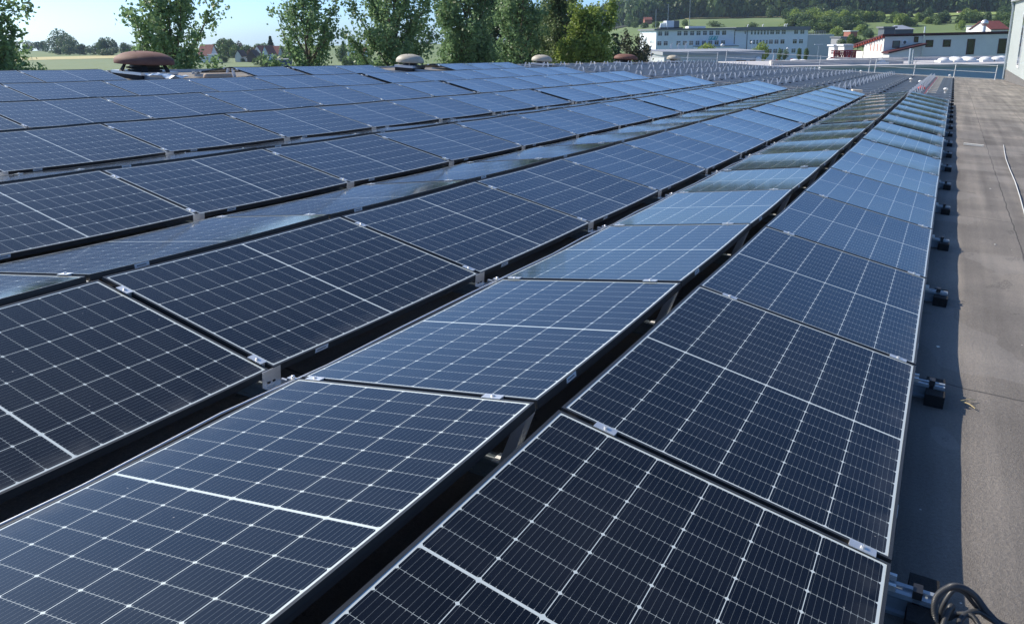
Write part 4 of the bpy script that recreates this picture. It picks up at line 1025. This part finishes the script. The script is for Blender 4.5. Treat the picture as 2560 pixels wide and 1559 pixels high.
poplar('light green pyramid shaped tree left of the spruce', 1468, 66, 6.6, 11.9, .3, 1.9, lm=L_LIME, spread=36, shape=.8, top=.05, name='pyramid_tree', leaf=.26)
poplar('dark poplar crown filling the gap between the tall trees', 1238, 78, 5.0, 14, .3, 1.3, lm=L_SPR, spread=36, shape=.34)
poplar('low dark tree between the pyramid shaped tree and the tall poplars', 1345, 80, 5.5, 12.5, .3, 1.4, lm=L_BUSH, spread=30, shape=.5, name='low_tree')

def spruce(lab, u, D, width, height, base=0, scale=1.0, lm=L_SPR, zb=None, leaf=.3):
    X, Y, _ = lat(u, 150, D)
    t = thing('spruce_tree', lab, 'tree', wT(X, Y, ground_z(X, Y) if zb is None else zb))
    b = MB(); b.tube([(0, 0, -.5), (0, 0, height*.98)], [.02*height, .01], 8); b.build('trunk', M_BARK, t)
    cents = []
    n = int(26*height/10)
    for i in range(n):
        f_ = (i+.3)/n; h = .5+(height-.5)*f_; L = width/2*(1-f_)*random.uniform(.8, 1.15)+.15
        for k in range(9):
            az = random.uniform(0, 6.283); m_ = int(8+L*9)
            rr = rng.uniform(.1, 1, m_)**.7*L
            q = np.stack([math.cos(az)*rr+rng.normal(size=m_)*.1, math.sin(az)*rr+rng.normal(size=m_)*.1, h-.32*rr+rng.normal(size=m_)*.07], 1); cents.append(q)
    leaf_quads(np.concatenate(cents), leaf, 'crown', lm, .45, t)
    return t
spruce('dark bluish spruce left of the far rusty fan', 1538, 78, 4.4, 10.6)
poplar('dark grey green shrub tree behind the far rusty fan', 1588, 84, 5.6, 9.3, .2, 1.3, lm=leaf_material('olive_leaves', (.04, .045, .025), (.10, .11, .055), .2), spread=30, shape=.5, open_=.1, name='shrub_tree')
spruce('dark conifer standing above the village roofs', 680, 400, 6.8, 10.8, leaf=1.0)

def round_proto(nl, seed, lm, size, sx=1, sz=1.0, lob=5):
    """crown of leaf clumps with a lumpy outline, one metre in radius"""
    r2 = np.random.default_rng(seed); cents = []
    lobes = [(np.array([0, 0, 0.]), .72)]+[(r2.normal(size=3)*np.array([.42, .42, .36]), r2.uniform(.35, .58)) for _ in range(lob)]
    for c, rad in lobes:
        m_ = int(nl*rad**2/2.2); d = r2.normal(size=(m_, 3)); d /= np.linalg.norm(d, axis=1, keepdims=True)
        rr = rad*r2.uniform(.55, 1.08, m_)**.6; cents.append(c+d*rr[:, None])
    q = np.concatenate(cents)*np.array([sx, sx, sz]); q[:, 2] -= q[:, 2].min()
    n = len(q); a = r2.normal(size=(n, 3)); a /= np.linalg.norm(a, axis=1, keepdims=True)
    bq = r2.normal(size=(n, 3)); bq -= a*(a*bq).sum(1, keepdims=True); bq /= np.linalg.norm(bq, axis=1, keepdims=True)
    s = size*r2.uniform(.6, 1.3, (n, 1)); V = np.stack([q-a*s, q+bq*s*.7, q+a*s, q-bq*s*.7], 1)
    return V, q[:, 2].max()
def vmesh(V, name, m):
    n = len(V); me = bpy.data.meshes.new(name); me.vertices.add(4*n); me.vertices.foreach_set('co', V.reshape(-1))
    me.loops.add(4*n); me.loops.foreach_set('vertex_index', np.arange(4*n, dtype=np.int32))
    me.polygons.add(n); me.polygons.foreach_set('loop_start', np.arange(0, 4*n, 4, dtype=np.int32)); me.update(); me.materials.append(m)
    return me
PROTO = []
for sd in range(6):
    V, hh = round_proto(1500, 40+sd, L_BUSH, .085, 1, [1.0, 1.15, .8, 1.3, .9, 1.05][sd], 6); PROTO.append((V, hh))
ME_B = [vmesh(V, 'crown', L_BUSH) for V, _ in PROTO]; ME_F = [vmesh(V, 'crown', L_FAR) for V, _ in PROTO]; ME_L = [vmesh(V, 'crown', L_LIME) for V, _ in PROTO]
ME_O = [vmesh(V, 'crown', leaf_material('copper_leaves', (.05, .025, .02), (.12, .065, .045), .2)) for V, _ in PROTO[:2]]
tkb = MB(); tkb.tube([(0, 0, -.4), (.02, 0, .3), (0, .03, .9)], [.09, .07, .03], 6); ME_TK = tkb.mesh('trunk', M_BARK)
def round_tree(u, vb, vt, wpx, D, lab, group=None, kind=None, me=ME_B, name='round_tree', zbase=None):
    X, Y, zt = lat(u, vt, D); zb = lat(u, vb, D)[2] if zbase is None else zbase
    i = kind if kind is not None else random.randrange(len(me)); hh = PROTO[i % len(PROTO)][1]
    h = max(1, zt-zb); w_ = wpx*D/FO/2/.95
    t = thing(name, lab, 'tree', wT(X, Y, zb, random.uniform(0, 6.28)), group)
    ob('crown', me[i], t, Matrix.Translation((0, 0, h*.04)) @ Matrix.Diagonal((w_, w_, h*.97/hh, 1)))
    ob('trunk', ME_TK, t, Matrix.Diagonal((w_*.7, w_*.7, h*.6, 1)))
    return t
# clipped and round trees before the office
round_tree(1768, 150, 108, 62, 175, 'yellow green round tree behind the low grey warehouse', None, 0, ME_L)
round_tree(1907, 158, 105, 44, 165, 'round tree with yellow top before the office downpipe', None, 1, ME_L)
for u, lab in ((1950, 'leftmost of the four clipped upright trees'), (1963, 'second from left of the four clipped upright trees'), (1998, 'third from left of the four clipped upright trees'), (2016, 'rightmost of the four clipped upright trees')):
    round_tree(u, 158, 121+(u % 3), 15, 160, lab+' before the office', 'clipped upright trees', None, ME_B, 'clipped_tree')
round_tree(1657, 168, 126, 30, 118, 'bushy green tree at the left end of the grey warehouse', None, 2, ME_B)
round_tree(1562, 170, 132, 40, 100, 'low bush left of the far rusty fan', None, 3, ME_B, 'round_tree')
# tree line beyond the left field
TL = [(20, 124, 100, 60, 760), (70, 124, 103, 34, 780), (92, 125, 105, 30, 770), (110, 127, 103, 26, 720), (137, 130, 73, 54, 640), (160, 133, 84, 56, 620), (178, 136, 92, 34, 590), (150, 136, 118, 40, 580), (172, 138, 113, 34, 560), (196, 138, 112, 30, 560), (208, 138, 110, 26, 560), (222, 139, 114, 24, 550), (236, 139, 108, 22, 545), (250, 140, 95, 30, 540), (268, 140, 94, 44, 540), (280, 141, 118, 34, 520), (262, 141, 122, 40, 510), (308, 140, 107, 28, 520), (322, 139, 112, 30, 530), (346, 139, 111, 24, 520), (362, 139, 114, 30, 520), (385, 141, 116, 36, 500), (410, 142, 118, 40, 500), (440, 144, 118, 40, 490), (470, 146, 120, 34, 480),
      (548, 150, 97, 50, 420), (566, 150, 99, 44, 415), (583, 150, 112, 30, 410), (535, 151, 120, 40, 395), (596, 146, 103, 24, 420), (612, 150, 113, 34, 400), (628, 150, 118, 30, 395), (640, 148, 110, 34, 440), (660, 142, 108, 40, 450), (560, 152, 142, 24, 345), (700, 152, 116, 36, 400), (716, 154, 112, 38, 390), (735, 154, 115, 44, 380), (650, 158, 140, 26, 300), (660, 160, 138, 34, 290), (669, 165, 147, 22, 270), (690, 158, 135, 26, 300), (712, 156, 132, 30, 310), (606, 153, 146, 14, 345), (858, 148, 108, 20, 330), (848, 148, 118, 22, 330), (880, 150, 136, 26, 285), (893, 149, 126, 22, 290), (906, 146, 114, 24, 340), (918, 146, 116, 24, 335), (866, 156, 138, 24, 275), (905, 158, 141, 40, 270)]
for i, (u, vb, vt, w_, D) in enumerate(TL):
    me = ME_O if i in (29, 31) else (ME_F if D > 480 else ME_B)
    if i == 4: lab = 'tallest round tree of the tree line beyond the crop field'
    elif i == 14: lab = 'broad pale round tree of the tree line left of the rusty fan'
    elif i == 40: lab = 'small ball shaped bush before the blue shed'
    elif i == 29: lab = 'copper leaved round tree beside the dark cottage'
    elif i == 31: lab = 'copper leaved round tree right above the dark barn'
    elif u < 500: lab = 'green tree in the line beyond the crop field'
    elif u < 760: lab = 'green tree among the village houses beyond the field'
    else: lab = 'green tree beside the white gabled house between the poplars'
    grp = 'trees beyond the crop field' if u < 500 else ('trees among the village houses' if u < 760 else 'trees by the white gabled house')
    X, Y, _ = lat(u, vb, D)
    round_tree(u, vb, vt, w_, D, lab, grp, None, me, 'round_tree', zbase=ground_z(X, Y)-.3)
# bushes on the right hillside (below the forest)
HB = []
for i in range(46):
    u = random.uniform(1920, 2520); v_ = random.uniform(44, 74)
    HB.append((u, v_, random.uniform(14, 34), random.uniform(18, 52)))
for i in range(34): HB.append((random.uniform(1985, 2200), random.uniform(40, 84), random.uniform(20, 34), random.uniform(26, 54)))
for u_, vb_, vt_, w0, l_ in ((2128, 122, 86, 26, 'left one'), (2146, 124, 90, 24, 'right one'), (2104, 118, 97, 22, 'lowest one'), (2160, 120, 96, 20, 'nearest the red rafters')):
    round_tree(u_, vb_, vt_, w0, 200, f'leafy green tree behind the red steel rack, {l_}', 'trees behind the red steel rack', None, ME_B, 'round_tree')
for u, v_, h, w_ in HB+[(1590, 66, 12, 22), (1612, 70, 13, 26), (1640, 66, 12, 24), (1575, 62, 12, 22), (1713, 66, 18, 16), (1790, 68, 16, 34), (1880, 70, 14, 34), (1990, 66, 22, 60), (2040, 66, 30, 50), (2075, 62, 36, 44), (2110, 66, 40, 40), (2060, 80, 24, 50), (2095, 92, 26, 36), (2150, 84, 22, 40), (2170, 92, 20, 30), (2115, 104, 24, 40)]:
    D = 560 if v_ < 52 else 470 if v_ < 60 else 380 if v_ < 72 else 260
    X, Y, z = lat(u, v_, D); gz = ground_z(X, Y)
    # slide along the sight line until the tree stands on the slope
    for _ in range(14):
        X, Y, z = lat(u, v_, D); gz = ground_z(X, Y)
        if abs(z-gz) < .6: break
        D += 14 if z > gz else -14
        if D < 230 or D > 640: break
    D = min(640, max(230, D))
    round_tree(u, v_, v_-h, w_, D, 'green bushy tree on the hillside below the forest', 'bushy trees on the hillside', None, random.choice([ME_B, ME_B, ME_F, ME_L]) if v_ > 50 else ME_F, 'hillside_tree', zbase=min(z, gz)-1)
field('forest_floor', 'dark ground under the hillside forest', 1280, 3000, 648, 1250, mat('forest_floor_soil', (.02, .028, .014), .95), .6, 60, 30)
# forest on the hill: one mass
def forest():
    Vs = []
    for i in range(2600):
        uu = 1290+1700*random.random(); r = 640+560*random.random()**1.7
        if uu < 1560: r = max(r, 700+(1560-uu)*.5)
        if uu > 2020 and r < 655: r = 655+random.random()*60
        s = (uu-1280)/1960; Y = r/math.hypot(1, s); X = s*Y
        V, hh = PROTO[random.randrange(6)]; sub = V[rng.integers(0, len(V), 130)].copy()
        c = sub.mean(1, keepdims=True); sub = c+(sub-c)*2.9
        h = random.uniform(13, 23); w_ = random.uniform(4.2, 7.4); a = random.uniform(0, 6.28)
        sub = sub*np.array([w_, w_, h/hh]); ca, sa = math.cos(a), math.sin(a)
        sub = sub@np.array([[ca, sa, 0], [-sa, ca, 0], [0, 0, 1]])
        p = RH*X+FH*Y; Vs.append(sub+np.array([p[0], p[1], ground_z(X, Y)-1.5]))
    V = np.concatenate(Vs)
    o = ob('forest', vmesh(V, 'forest', L_FAR))
    return tag(o, 'dense dark green forest covering the hill behind the buildings', 'forest', None, 'stuff')
forest()

# ------------------------------------------------------------------ the air: thin bluish haze over the valley
def haze():
    b = MB(); b.box(-1500, 1700, -300, 1700, -45, 175)
    o = b.build('haze', None)
    o.data.materials.clear()
    m = bpy.data.materials.new('haze_air'); m.use_nodes = True; n = m.node_tree.nodes; n.clear()
    out = n.new('ShaderNodeOutputMaterial'); pv = n.new('ShaderNodeVolumePrincipled')
    pv.inputs['Color'].default_value = (.62, .80, 1, 1); pv.inputs['Density'].default_value = HAZE; pv.inputs['Anisotropy'].default_value = .1
    m.node_tree.links.new(pv.outputs[0], out.inputs['Volume']); o.data.materials.append(m)
    tag(o, 'thin bluish haze lying over the valley', kind='stuff')
HAZE = .00013
haze()
